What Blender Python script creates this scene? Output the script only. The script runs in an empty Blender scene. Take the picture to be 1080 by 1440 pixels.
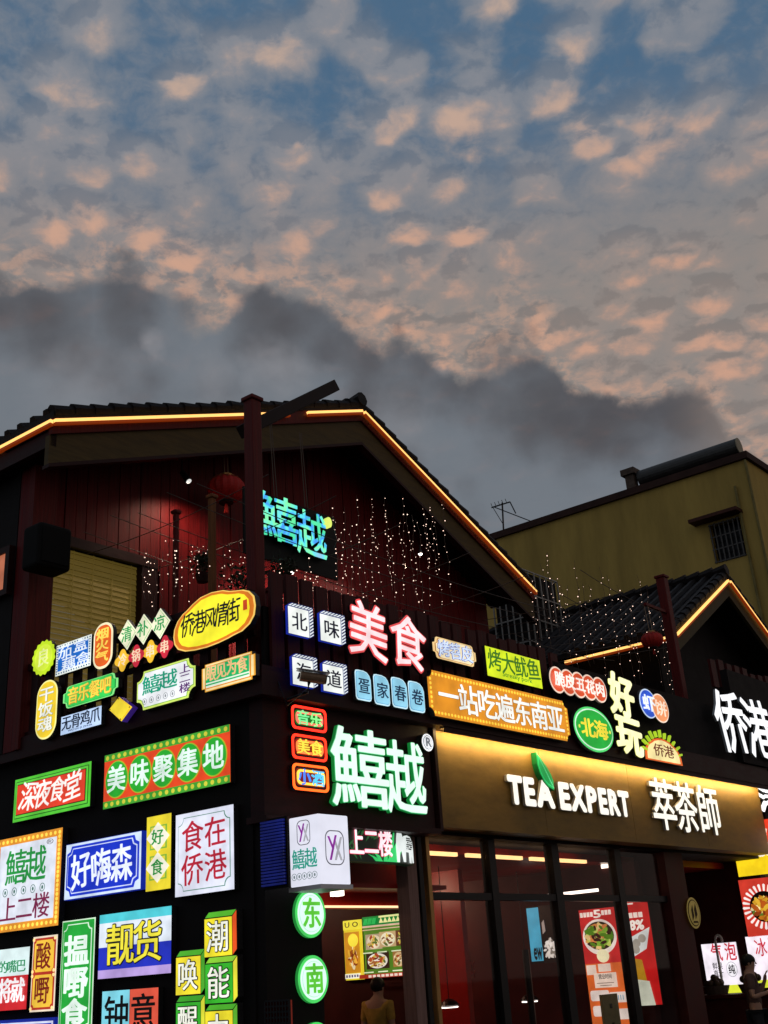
import bpy, math, random
import numpy as np
from mathutils import Vector, Matrix
random.seed(7)
SC = bpy.context.scene
COL = SC.collection

# ------------------------------------------------------------------ camera
F_PX, CX, CY, EYE = 1560.0, 540.0, 720.0, 1.6
_n = np.array([.0694, .9976]); _n = _n / np.linalg.norm(_n)
_th = math.atan(660.5 / F_PX)
_up = np.array([-_n[0]*math.cos(_th), -_n[1]*math.cos(_th), math.sin(_th)])
_fw = np.array([0, 0, 1.0]) - math.sin(_th)*_up; _fw /= np.linalg.norm(_fw)
M3 = np.array([np.cross(_fw, _up), _fw, _up])
cam_d = bpy.data.cameras.new('camera'); cam = bpy.data.objects.new('camera', cam_d); COL.objects.link(cam)
cam_d.sensor_fit = 'VERTICAL'; cam_d.sensor_height = 24.0; cam_d.lens = F_PX/1440*24
cam_d.clip_end = 5000; cam_d.clip_start = .05
_cm = Matrix.Identity(4)
for i, v in enumerate((M3 @ np.array([1, 0, 0]), M3 @ np.array([0, -1, 0]), M3 @ np.array([0, 0, -1]))):
    for j in range(3): _cm[j][i] = v[j]
_cm[2][3] = EYE
cam.matrix_world = _cm
SC.camera = cam
SC.view_settings.view_transform = 'Standard'; SC.view_settings.look = 'None'
SC.view_settings.exposure = 0.0; SC.view_settings.gamma = 1.0
SC.render.resolution_x, SC.render.resolution_y = 768, 1024
SC.cycles.use_denoising = True
SC.cycles.max_bounces = 6; SC.cycles.transparent_max_bounces = 12
SC.cycles.sample_clamp_indirect = 4.0

def ray(px, py): return M3 @ np.array([(px-CX)/F_PX, (py-CY)/F_PX, 1.0])
def lin(h):
    h = h.lstrip('#'); c = [int(h[i:i+2], 16)/255 for i in (0, 2, 4)]
    return tuple(x/12.92 if x <= .04045 else ((x+.055)/1.055)**2.4 for x in c)

# ------------------------------------------------------------------ sky (dusk, layered clouds, in directions of the world)
SUN_AZ = math.radians(200)          # behind the viewer, already at the horizon
def build_world():
    w = bpy.data.worlds.new('World'); SC.world = w; w.use_nodes = True
    nt = w.node_tree; nt.nodes.clear(); N = nt.nodes; Lk = nt.links.new
    def node(t, **k):
        n = N.new(t)
        for a, b in k.items(): setattr(n, a, b)
        return n
    def put(sock, v):
        if hasattr(v, 'links'): Lk(v, sock)
        else: sock.default_value = v
    def math_(op, a, b=None, clamp=False):
        n = node('ShaderNodeMath', operation=op, use_clamp=clamp); put(n.inputs[0], a)
        if b is not None: put(n.inputs[1], b)
        return n.outputs[0]
    def vmath(op, a, b=None, out=0):
        n = node('ShaderNodeVectorMath', operation=op); put(n.inputs[0], a)
        if b is not None: put(n.inputs[1], b)
        return n.outputs[out]
    def scale(v, s):
        n = node('ShaderNodeVectorMath', operation='SCALE'); put(n.inputs[0], v); put(n.inputs[3], s); return n.outputs[0]
    def mix(f, a, b):
        n = node('ShaderNodeMix', data_type='RGBA'); put(n.inputs[0], f); put(n.inputs[6], a); put(n.inputs[7], b); return n.outputs[2]
    def smooth(v, lo, hi, a=0., b=1.):
        n = node('ShaderNodeMapRange', interpolation_type='SMOOTHSTEP'); put(n.inputs[0], v)
        for i, x in enumerate((lo, hi, a, b)): n.inputs[i+1].default_value = x
        return n.outputs[0]
    def noise(v, sc, det=4., ro=.55, dist=0.):
        n = node('ShaderNodeTexNoise'); put(n.inputs['Vector'], v); n.inputs['Scale'].default_value = sc
        n.inputs['Detail'].default_value = det; n.inputs['Roughness'].default_value = ro; n.inputs['Distortion'].default_value = dist
        return n
    rgb = lambda h: (*lin(h), 1)
    tc = node('ShaderNodeTexCoord'); d = vmath('NORMALIZE', tc.outputs['Generated'])
    sep = node('ShaderNodeSeparateXYZ'); Lk(d, sep.inputs[0]); X, Y, Z = sep.outputs
    # coordinates on a flat cloud deck
    den = math_('ADD', math_('MAXIMUM', Z, 0.02), .22)
    deck = node('ShaderNodeCombineXYZ'); Lk(math_('DIVIDE', X, den), deck.inputs[0]); Lk(math_('DIVIDE', Y, den), deck.inputs[1])
    deck = deck.outputs[0]
    warp = vmath('SUBTRACT', noise(deck, 14., 3., .55).outputs['Color'], (.5, .5, .5))
    deck_w = vmath('ADD', deck, scale(warp, .038))
    sky = node('ShaderNodeTexSky', sky_type='NISHITA'); sky.sun_disc = False
    sky.sun_elevation = math.radians(1.5); sky.sun_rotation = SUN_AZ
    nish = scale(sky.outputs[0], .05)
    # hand-placed bright heaps and blue gaps, as directions
    wd = vmath('ADD', d, scale(vmath('SUBTRACT', noise(d, 12., 4., .6).outputs['Color'], (.5, .5, .5)), .08))
    def blobs(lst):
        acc = None
        for (px, py, r, s) in lst:
            v = ray(px, py); v = v/np.linalg.norm(v)
            m = smooth(vmath('DISTANCE', wd, tuple(v), out=1), 0., r/F_PX*1.05, s, 0.)
            acc = m if acc is None else math_('MAXIMUM', acc, m)
        return acc
    heaps = blobs([(250,115,75,.8),(110,140,70,.45),(690,45,60,.6),(790,95,60,.9),(390,70,60,.45),(500,150,60,.7),(560,185,50,.7),(660,195,85,1.),
        (640,250,60,.6),(810,165,85,.9),(930,200,70,1.),(880,240,60,.6),(400,190,45,.6),(640,345,60,1.),(560,345,55,.9),(525,300,45,.8),
        (730,395,55,.8),(265,350,90,1.),(200,300,55,.65),(120,285,60,.55),(80,320,40,.6),(385,290,50,.55),(460,330,50,.6),(720,320,60,.65),(820,380,70,.65),
        (950,340,70,.5),(985,460,55,.8),(930,410,55,.6),(850,500,60,.8),(770,450,60,.7),(990,525,60,.7),(1060,470,60,.5),(640,490,34,.9),(440,385,45,.8),(560,430,60,.65),(500,410,40,.7),(690,430,50,.6),(900,470,50,.6)])
    gaps = blobs([(560,40,85,.8),(740,30,80,.9),(930,60,95,1.),(640,110,70,.7),(730,200,75,1.),(960,120,75,.7),(560,245,75,.8),(740,265,85,1.),(850,110,60,.7),(1000,270,90,.7),
        (880,285,60,.5),(450,120,60,.5),(290,30,70,.4),(430,230,60,.5),(640,290,50,.5),(1030,80,80,.5),(440,30,60,.4)])
    def density(v):
        vo = node('ShaderNodeTexVoronoi', feature='SMOOTH_F1'); Lk(v, vo.inputs['Vector']); vo.inputs['Scale'].default_value = 20.; vo.inputs['Smoothness'].default_value = .55
        cell = node('ShaderNodeSeparateColor'); Lk(vo.outputs['Color'], cell.inputs[0])
        puff = math_('MULTIPLY', smooth(vo.outputs['Distance'], .74, .14), smooth(cell.outputs[0], .0, .6, .62, 1.))
        f = noise(v, 42., 5., .60).outputs[0]
        return math_('ADD', math_('MULTIPLY', puff, .62), math_('MULTIPLY', f, .62)), f
    rho, fine = density(deck_w)
    rho_up, _f = density(vmath('ADD', deck_w, (.003, .012, 0.)))          # the same clouds a little nearer the horizon: relief
    broad = noise(deck, 4.5, 3., .5).outputs[0]
    low = smooth(Z, .69, .52); west = smooth(X, .16, -.26)
    fill = math_('ADD', math_('ADD', math_('MULTIPLY', low, .16), math_('MULTIPLY', west, .12)), math_('MULTIPLY', math_('SUBTRACT', broad, .5), .30))
    fill = math_('SUBTRACT', math_('ADD', fill, math_('MULTIPLY', heaps, .17)), math_('MULTIPLY', gaps, .11))
    cover = math_('ADD', rho, fill)
    blue = mix(.06, rgb('#4c6b88'), nish)
    blue = mix(smooth(Z, .53, .69), rgb('#8a8683'), blue)
    veil = mix(smooth(Z, .52, .69), rgb('#8e8682'), rgb('#767e89'))
    base = mix(math_('MULTIPLY', smooth(cover, .20, .70), .88), blue, veil)
    a_cloud = smooth(cover, .30, .90)
    grey = mix(smooth(Z, .52, .70), rgb('#958983'), rgb('#878a92'))
    peach = mix(smooth(Z, .54, .72), rgb('#d0a189'), rgb('#c4a998'))
    relief = math_('SUBTRACT', rho, rho_up)
    lit = math_('ADD', math_('ADD', math_('MULTIPLY', heaps, .40), math_('MULTIPLY', cover, .46)), math_('MULTIPLY', relief, .75))
    lit = smooth(math_('ADD', lit, math_('MULTIPLY', low, .0)), .40, .99)
    cloud = mix(lit, grey, peach)
    col = mix(math_('MULTIPLY', a_cloud, .92), base, cloud)
    under = smooth(math_('MULTIPLY', relief, -1.), .03, .22)
    col = mix(math_('MULTIPLY', under, .48), col, mix(smooth(Z, .52, .68), rgb('#76706e'), rgb('#5b6b7e')))
    # low dark bank: its outline is a curve of azimuth -> height, broken up by billows
    b1 = vmath('SUBTRACT', noise(d, 9., 3., .5).outputs['Color'], (.5, .5, .5)); b2 = vmath('SUBTRACT', noise(d, 26., 5., .6).outputs['Color'], (.5, .5, .5))
    dw = vmath('ADD', d, vmath('ADD', scale(b1, .024), scale(b2, .036)))
    s2 = node('ShaderNodeSeparateXYZ'); Lk(dw, s2.inputs[0])
    az = math_('ARCTAN2', s2.outputs[0], s2.outputs[1]); el = math_('ARCSINE', s2.outputs[2])
    A0, A1, E0, E1 = -.6, .6, 0., .7
    pts = [(-60,395),(0,385),(60,368),(150,350),(215,366),(275,402),(330,385),(400,372),(450,400),(520,455),(570,458),(620,482),(640,497),(662,474),(690,456),(735,452),(785,490),(860,545),(920,562),(980,550),(1030,590),(1080,625)]
    fc = node('ShaderNodeFloatCurve'); cu = fc.mapping.curves[0]
    q = []
    for px, py in pts:
        v = ray(px, py); v = v/np.linalg.norm(v)
        q.append(((math.atan2(v[0], v[1])-A0)/(A1-A0), (math.asin(v[2])-E0)/(E1-E0)))
    q.sort(); q = [(0., q[0][1])] + q + [(1., q[-1][1]-.12)]
    cu.points[0].location = q[0]; cu.points[1].location = q[-1]
    for p in q[1:-1]: cu.points.new(*p)
    fc.mapping.update()
    Lk(math_('DIVIDE', math_('SUBTRACT', az, A0), A1-A0), fc.inputs['Value'])
    depth = math_('SUBTRACT', fc.outputs[0], math_('DIVIDE', el, E1-E0))      # >0 inside the bank
    bw = vmath('ADD', d, scale(b2, .02))
    def billow(sc):
        vo = node('ShaderNodeTexVoronoi', feature='SMOOTH_F1'); Lk(bw, vo.inputs['Vector']); vo.inputs['Scale'].default_value = sc; vo.inputs['Smoothness'].default_value = .25; return vo.outputs['Distance']
    bl1, bl2 = billow(13.), billow(30.)
    depth = math_('ADD', depth, math_('ADD', math_('MULTIPLY', math_('SUBTRACT', .42, bl1), .085), math_('MULTIPLY', math_('SUBTRACT', .42, bl2), .040)))
    bank = smooth(depth, -.018, .024)
    n3 = noise(d, 8., 5., .55).outputs[0]; n4 = noise(d, 18., 4., .55).outputs[0]
    inside = math_('ADD', depth, math_('ADD', math_('MULTIPLY', math_('SUBTRACT', n3, .5), .26), math_('ADD', math_('MULTIPLY', math_('SUBTRACT', n4, .5), .12), math_('ADD', math_('MULTIPLY', math_('SUBTRACT', bl1, .42), .34), math_('MULTIPLY', math_('SUBTRACT', bl2, .42), .16)))))
    dark = mix(smooth(inside, .0, .26), rgb('#4f5056'), rgb('#6f7780'))
    holes = blobs([(205,495,30,.9),(390,520,60,.8),(310,540,60,.5),(560,600,70,.5),(120,540,80,.5),(640,500,26,.7)])
    dark = mix(math_('MULTIPLY', holes, .8), dark, rgb('#8c8e94'))
    lumps = blobs([(60,430,110,.9),(180,420,90,.9),(380,430,90,.9),(520,480,60,.7),(720,500,80,1.),(770,580,120,1.),(700,540,70,.8),(980,580,60,1.),(870,600,80,.9),(820,550,60,.9)])
    dark = mix(math_('MULTIPLY', lumps, .65), dark, rgb('#48484d'))
    rim = math_('MULTIPLY', smooth(depth, -.07, -.005), math_('SUBTRACT', 1., bank))
    col = mix(math_('MULTIPLY', rim, math_('MULTIPLY', smooth(fine, .42, .62), .45)), col, rgb('#d3a58b'))
    glow = mix(smooth(X, .24, .34), dark, rgb('#8a7d76'))
    col = mix(math_('MULTIPLY', bank, .93), col, glow)
    # towards and under the horizon everything sinks to a dim grey
    col = mix(smooth(Z, .0, -.05), col, rgb('#2a2a2c'))
    bg = node('ShaderNodeBackground'); Lk(col, bg.inputs[0]); bg.inputs[1].default_value = 1.0
    out = node('ShaderNodeOutputWorld'); Lk(bg.outputs[0], out.inputs[0])
build_world()
sun_d = bpy.data.lights.new('sun', 'SUN'); sun = bpy.data.objects.new('sun', sun_d); COL.objects.link(sun)
sun_d.energy = .02; sun_d.angle = math.radians(12); sun_d.color = (1., .75, .55)
sun.rotation_euler = (math.radians(86), 0, -SUN_AZ + math.pi); sun.location = (0, -20, 30)

# ------------------------------------------------------------------ site frame: two street fronts meeting at a corner
_dl = ray(-1730, 1540); _dl[2] = 0; dL = _dl/np.linalg.norm(_dl)
_dr = ray(2024, 1279); _dr[2] = 0; dR = _dr/np.linalg.norm(_dr)
nR = np.array([dR[1], -dR[0], 0.]); nL = np.array([-dL[1], dL[0], 0.])
if nL @ np.array([0, -1, 0]) < 0: nL = -nL
_r = ray(392, 1150); _h = math.hypot(_r[0], _r[1])
C0 = np.array([0, 0, EYE]) + _r*11.0/_h; C0[2] = 0
C0 = C0 - dR*.22
def W(u, v, z): return C0 + dR*u + dL*v + np.array([0, 0, z])     # u along the shop front, v back along the side street
class Plane:                         # a vertical plane; s runs to the right as seen from the street
    def __init__(s, P, d, n): s.P, s.d, s.n = P, d, n
    def sz(s, px, py):
        r = ray(px, py); t = s.n @ (s.P - np.array([0, 0, EYE])) / (s.n @ r)
        q = np.array([0, 0, EYE]) + r*t
        return (q - s.P) @ s.d, q[2]
    def pt(s, a, z, out=0.): return s.P + s.d*a + s.n*out + np.array([0, 0, z])
    def rz(s): return math.atan2(s.d[1], s.d[0])
def PR(v=0., out=0.): return Plane(C0 + dL*v + nR*out, dR, nR)
def PS(u=0., out=0.): return Plane(C0 + dR*u + nL*out, -dL, nL)

# ------------------------------------------------------------------ materials
_mats = {}
def principled(key, base, rough=.6, metal=0., var=.0, vs=8., stretch=(1, 1, 1), bump=0., emit=None, es=1., coat=0.):
    if key in _mats: return _mats[key]
    m = bpy.data.materials.new(key); m.use_nodes = True; nt = m.node_tree; b = nt.nodes['Principled BSDF']
    b.inputs['Roughness'].default_value = rough; b.inputs['Metallic'].default_value = metal
    b.inputs['Base Color'].default_value = (*base, 1); b.inputs['Coat Weight'].default_value = coat; b.inputs['Specular IOR Level'].default_value = .5 if metal > .1 else .18
    if var > 0 or bump > 0:
        tc = nt.nodes.new('ShaderNodeTexCoord'); mp = nt.nodes.new('ShaderNodeMapping'); mp.inputs['Scale'].default_value = stretch
        nt.links.new(tc.outputs['Object'], mp.inputs[0])
        no = nt.nodes.new('ShaderNodeTexNoise'); no.inputs['Scale'].default_value = vs; no.inputs['Detail'].default_value = 6; no.inputs['Roughness'].default_value = .65
        nt.links.new(mp.outputs[0], no.inputs['Vector'])
        rp = nt.nodes.new('ShaderNodeValToRGB'); rp.color_ramp.elements[0].position = .3; rp.color_ramp.elements[1].position = .72
        rp.color_ramp.elements[0].color = (*[max(0, c*(1-var)) for c in base], 1); rp.color_ramp.elements[1].color = (*[min(1, c*(1+var)) for c in base], 1)
        nt.links.new(no.outputs[0], rp.inputs[0]); nt.links.new(rp.outputs[0], b.inputs['Base Color'])
        if bump > 0:
            bu = nt.nodes.new('ShaderNodeBump'); bu.inputs['Strength'].default_value = bump; bu.inputs['Distance'].default_value = .02
            nt.links.new(no.outputs[0], bu.inputs['Height']); nt.links.new(bu.outputs[0], b.inputs['Normal'])
        mr = nt.nodes.new('ShaderNodeMapRange'); mr.inputs[3].default_value = max(.05, rough-.15); mr.inputs[4].default_value = min(1, rough+.15)
        nt.links.new(no.outputs[0], mr.inputs[0]); nt.links.new(mr.outputs[0], b.inputs['Roughness'])
    if emit is not None:
        b.inputs['Emission Color'].default_value = (*emit, 1); b.inputs['Emission Strength'].default_value = es
    _mats[key] = m; return m
def lit(hexc, s=1.0, uneven=.20):
    """a backlit acrylic face or lamp: glows in its own colour, slightly unevenly like any lightbox"""
    key = 'backlit_%s_%s' % (hexc.lstrip('#'), str(round(s, 2)).replace('.', '_'))
    if key in _mats: return _mats[key]
    c = lin(hexc)
    m = bpy.data.materials.new(key); m.use_nodes = True; nt = m.node_tree; b = nt.nodes['Principled BSDF']
    b.inputs['Base Color'].default_value = (*[x*.4 for x in c], 1); b.inputs['Roughness'].default_value = .35
    b.inputs['Emission Color'].default_value = (*c, 1)
    tc = nt.nodes.new('ShaderNodeTexCoord'); no = nt.nodes.new('ShaderNodeTexNoise'); no.inputs['Scale'].default_value = 5.; no.inputs['Detail'].default_value = 3
    nt.links.new(tc.outputs['Object'], no.inputs['Vector'])
    mr = nt.nodes.new('ShaderNodeMapRange'); mr.inputs[1].default_value = .3; mr.inputs[2].default_value = .7
    mr.inputs[3].default_value = s*(1-uneven); mr.inputs[4].default_value = s*(1+uneven)
    nt.links.new(no.outputs[0], mr.inputs[0]); nt.links.new(mr.outputs[0], b.inputs['Emission Strength'])
    _mats[key] = m; return m
def glass_mat():
    if 'shop_glass' in _mats: return _mats['shop_glass']
    m = bpy.data.materials.new('shop_glass'); m.use_nodes = True; nt = m.node_tree; nt.nodes.clear()
    t = nt.nodes.new('ShaderNodeBsdfTransparent'); t.inputs[0].default_value = (.88, .85, .84, 1)
    g = nt.nodes.new('ShaderNodeBsdfGlossy'); g.inputs['Roughness'].default_value = .03; g.inputs[0].default_value = (.9, .9, .9, 1)
    lw = nt.nodes.new('ShaderNodeLayerWeight'); lw.inputs[0].default_value = .5; pw = nt.nodes.new('ShaderNodeMath'); pw.operation = 'POWER'; pw.inputs[1].default_value = 4.; nt.links.new(lw.outputs['Facing'], pw.inputs[0]); fr = nt.nodes.new('ShaderNodeMath'); fr.operation = 'MULTIPLY_ADD'; fr.inputs[1].default_value = .25; fr.inputs[2].default_value = .012; nt.links.new(pw.outputs[0], fr.inputs[0])
    mx = nt.nodes.new('ShaderNodeMixShader'); nt.links.new(fr.outputs[0], mx.inputs[0]); nt.links.new(t.outputs[0], mx.inputs[1]); nt.links.new(g.outputs[0], mx.inputs[2])
    o = nt.nodes.new('ShaderNodeOutputMaterial'); nt.links.new(mx.outputs[0], o.inputs[0]); _mats['shop_glass'] = m; return m
def wood(key, base, var=.35, rough=.55): return principled(key, base, rough, 0, var, 3., (14, 14, .6), .25)
RED_WOOD = wood('red_painted_boards', (.115, .003, .004), .5)
DARK_SLAT = wood('dark_maroon_slat', (.055, .005, .005), .5)
RED_POST = wood('red_painted_post', (.11, .010, .009), .4)
BROWN_BOARD = principled('brown_barge_board', (.085, .058, .02), .6, 0, .3, 3., (.8, .8, 6), .2)
DARK_WALL = principled('black_stained_wall', (.007, .005, .005), .7, 0, .35, 5., (1, 1, 1), .2)
DARK_TRIM = principled('dark_maroon_trim', (.026, .005, .005), .5, 0, .4, 4., (1, 1, 3), .15)
TILE = principled('dark_clay_tile', (.012, .009, .009), .65, 0, .45, 12., (1, 1, 1), .4)
FASCIA = principled('bronze_metal_fascia', (.25, .155, .041), .5, .1, .22, 2.5, (1, 1, 3), .05)
YELLOW_WALL = principled('ochre_stucco', (.45, .318, .085), .85, 0, .22, 1.1, (1.2, 1.2, .22), .25)
CONCRETE = principled('weathered_concrete', (.10, .075, .06), .85, 0, .4, 6., (1, 1, 1), .3)
BLACK_METAL = principled('black_metal', (.012, .012, .013), .4, .6, .3, 20.)
GREY_METAL = principled('grey_metal', (.22, .22, .23), .4, .8, .25, 20.)
CASE = principled('sign_casing', (.03, .03, .032), .45, .3, .3, 10.)
WHITE_CASE = principled('white_sign_casing', (.7, .7, .72), .4, 0, .08, 8.)
GOLD = principled('gold_frame', (.42, .24, .08), .35, .7, .25, 10., (1, 1, .3))
PAVING = principled('street_paving', (.07, .065, .062), .6, 0, .4, 3., (1, 1, 1), .3)
WIRE = principled('bare_wire', (.10, .07, .05), .6, .2, .2, 30.)
INT_RED = principled('dark_red_interior_wall', (.30, .012, .008), .35, 0, .3, 2., (1, 1, .5), .05)
INT_DARK = principled('dark_interior_wall', (.06, .010, .008), .5, 0, .3, 3.)
INT_FLOOR = principled('interior_floor_tile', (.06, .035, .03), .3, 0, .3, 4.)

# ------------------------------------------------------------------ mesh building
def tag(o, label=None, cat=None, group=None, kind=None):
    for k, v in (('label', label), ('category', cat), ('group', group), ('kind', kind)):
        if v: o[k] = v
    return o
def empty(name, loc, rz=0., label=None, cat=None, group=None):
    o = bpy.data.objects.new(name, None); COL.objects.link(o); o.empty_display_size = .1
    o.location = tuple(loc); o.rotation_euler = (0, 0, rz)
    return tag(o, label, cat, group)
class MB:
    """collects world-space (or sign-local) geometry; build() links it as one mesh object"""
    def __init__(s): s.v, s.f, s.m = [], [], []
    def add(s, vs, fs, mi=0):
        k = len(s.v); s.v += [tuple(map(float, p)) for p in vs]; s.f += [tuple(i+k for i in f) for f in fs]; s.m += [mi]*len(fs); return s
    def hexa(s, p, mi=0): return s.add(p, [(0, 3, 2, 1), (4, 5, 6, 7), (0, 1, 5, 4), (1, 2, 6, 5), (2, 3, 7, 6), (3, 0, 4, 7)], mi)
    def prism(s, u0, u1, v0, v1, z0, z1, mi=0):
        return s.hexa([W(u0, v0, z0), W(u1, v0, z0), W(u1, v1, z0), W(u0, v1, z0), W(u0, v0, z1), W(u1, v0, z1), W(u1, v1, z1), W(u0, v1, z1)], mi)
    def box(s, x0, x1, y0, y1, z0, z1, mi=0):
        return s.hexa([(x0, y0, z0), (x1, y0, z0), (x1, y1, z0), (x0, y1, z0), (x0, y0, z1), (x1, y0, z1), (x1, y1, z1), (x0, y1, z1)], mi)
    def beam(s, a, b, w, h, mi=0, up=(0, 0, 1)):
        a, b = np.array(a, float), np.array(b, float); d = b-a; d /= np.linalg.norm(d); up = np.array(up, float)
        x = np.cross(d, up); x /= np.linalg.norm(x); y = np.cross(x, d)
        return s.hexa([a-x*w/2-y*h/2, a+x*w/2-y*h/2, a+x*w/2+y*h/2, a-x*w/2+y*h/2, b-x*w/2-y*h/2, b+x*w/2-y*h/2, b+x*w/2+y*h/2, b-x*w/2+y*h/2], mi)
    def tube(s, pts, r, n=6, mi=0, caps=True):
        pts = [np.array(p, float) for p in pts]; rs = r if hasattr(r, '__len__') else [r]*len(pts); vs, fs = [], []
        for i, p in enumerate(pts):
            d = pts[min(i+1, len(pts)-1)]-pts[max(i-1, 0)]; d = d/(np.linalg.norm(d)+1e-9)
            a = np.cross(d, (0, 0, 1.)) if abs(d[2]) < .95 else np.cross(d, (1., 0, 0)); a /= np.linalg.norm(a); b = np.cross(d, a)
            vs += [p+rs[i]*(a*math.cos(2*math.pi*k/n)+b*math.sin(2*math.pi*k/n)) for k in range(n)]
        for i in range(len(pts)-1):
            for k in range(n): fs.append((i*n+k, i*n+(k+1) % n, (i+1)*n+(k+1) % n, (i+1)*n+k))
        if caps: fs += [tuple(range(n-1, -1, -1)), tuple((len(pts)-1)*n+k for k in range(n))]
        return s.add(vs, fs, mi)
    def lathe(s, c, prof, n=20, mi=0):           # prof: (radius, z)
        c = np.array(c, float); vs, fs = [], []
        for r, z in prof: vs += [c+np.array([r*math.cos(2*math.pi*k/n), r*math.sin(2*math.pi*k/n), z]) for k in range(n)]
        for i in range(len(prof)-1):
            for k in range(n): fs.append((i*n+k, i*n+(k+1) % n, (i+1)*n+(k+1) % n, (i+1)*n+k))
        fs += [tuple(range(n-1, -1, -1)), tuple((len(prof)-1)*n+k for k in range(n))]
        return s.add(vs, fs, mi)
    def extrude(s, poly, y0, y1, mi=0):          # polygon in sign-local (x, z), front at y0 (towards the street), back at y1
        n = len(poly); vs = [(x, y0, z) for x, z in poly] + [(x, y1, z) for x, z in poly]
        return s.add(vs, [tuple(range(n)), tuple(range(2*n-1, n-1, -1))] + [(i, i+n, (i+1) % n+n, (i+1) % n) for i in range(n)], mi)
    def ball(s, c, r, n=6, m=4, mi=0, sc=(1, 1, 1)):
        return s.add([(c[0]+r*sc[0]*math.sin(math.pi*i/m)*math.cos(2*math.pi*k/n), c[1]+r*sc[1]*math.sin(math.pi*i/m)*math.sin(2*math.pi*k/n), c[2]+r*sc[2]*math.cos(math.pi*i/m)) for i in range(m+1) for k in range(n)],
                     [(i*n+k, (i+1)*n+k, (i+1)*n+(k+1) % n, i*n+(k+1) % n) for i in range(m) for k in range(n)], mi)
    def build(s, name, mats, parent=None, world=True, smooth=False):
        me = bpy.data.meshes.new(name); o = bpy.data.objects.new(name, me); COL.objects.link(o)
        V = np.array(s.v)
        if parent is None:
            c = (V.min(0)+V.max(0))/2; c[2] = V[:, 2].min(); V = V-c; o.location = tuple(c)
        else:
            o.parent = parent
            if world:
                chain = []; p = parent
                while p is not None: chain.append(p); p = p.parent
                mw = Matrix.Identity(4)
                for p in reversed(chain): mw = mw @ Matrix.LocRotScale(p.location, p.rotation_euler, p.scale)
                mi_ = np.array(mw.inverted()); V = V @ mi_[:3, :3].T + mi_[:3, 3]
        me.from_pydata([tuple(p) for p in V], [], s.f)
        for m in (mats if isinstance(mats, (list, tuple)) else [mats]): me.materials.append(m)
        me.polygons.foreach_set('material_index', s.m)
        if smooth: me.polygons.foreach_set('use_smooth', [True]*len(s.f))
        me.validate(); me.update()
        return o
def bevel(o, w=.01, seg=2):
    b = o.modifiers.new('edge', 'BEVEL'); b.width = w; b.segments = seg; b.limit_method = 'ANGLE'; return o

# glyph outlines from Blender's own built-in typeface
_gl = {}
def glyph(ch, off=0., ext=.02, latin=False):
    """outline mesh; a heavier weight is the union of copies shifted round a small circle"""
    k = (ch, round(off, 3), round(ext, 3))
    if k in _gl: return _gl[k]
    if off > .0005:
        V, Fs = glyph(ch, 0, ext); n = 6 if off < .012 else 10; VV, FF = [], []
        for j in range(n):
            a = 2*math.pi*(j+.5)/n; FF += [tuple(i+len(V)*j for i in f) for f in Fs]; VV.append(V+np.array([off*math.cos(a), off*math.sin(a), 1e-4*j]))
        _gl[k] = (np.concatenate(VV), FF); return _gl[k]
    cu = bpy.data.curves.new('glyph', 'FONT'); cu.body = ch; cu.extrude = ext; cu.resolution_u = 2
    o = bpy.data.objects.new('glyph', cu); COL.objects.link(o); bpy.context.view_layer.update()
    me = bpy.data.meshes.new_from_object(o.evaluated_get(bpy.context.evaluated_depsgraph_get()))
    V = np.array([v.co[:] for v in me.vertices]); Fs = [tuple(p.vertices) for p in me.polygons]
    bpy.data.objects.remove(o); bpy.data.curves.remove(cu); bpy.data.meshes.remove(me)
    _gl[k] = (V, Fs); return _gl[k]
_ref = glyph('国', 0, .0)[0]
EM = (_ref[:, 0].min()-.03, _ref[:, 0].max()+.03, _ref[:, 1].min()-.02, _ref[:, 1].max()+.02)

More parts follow.
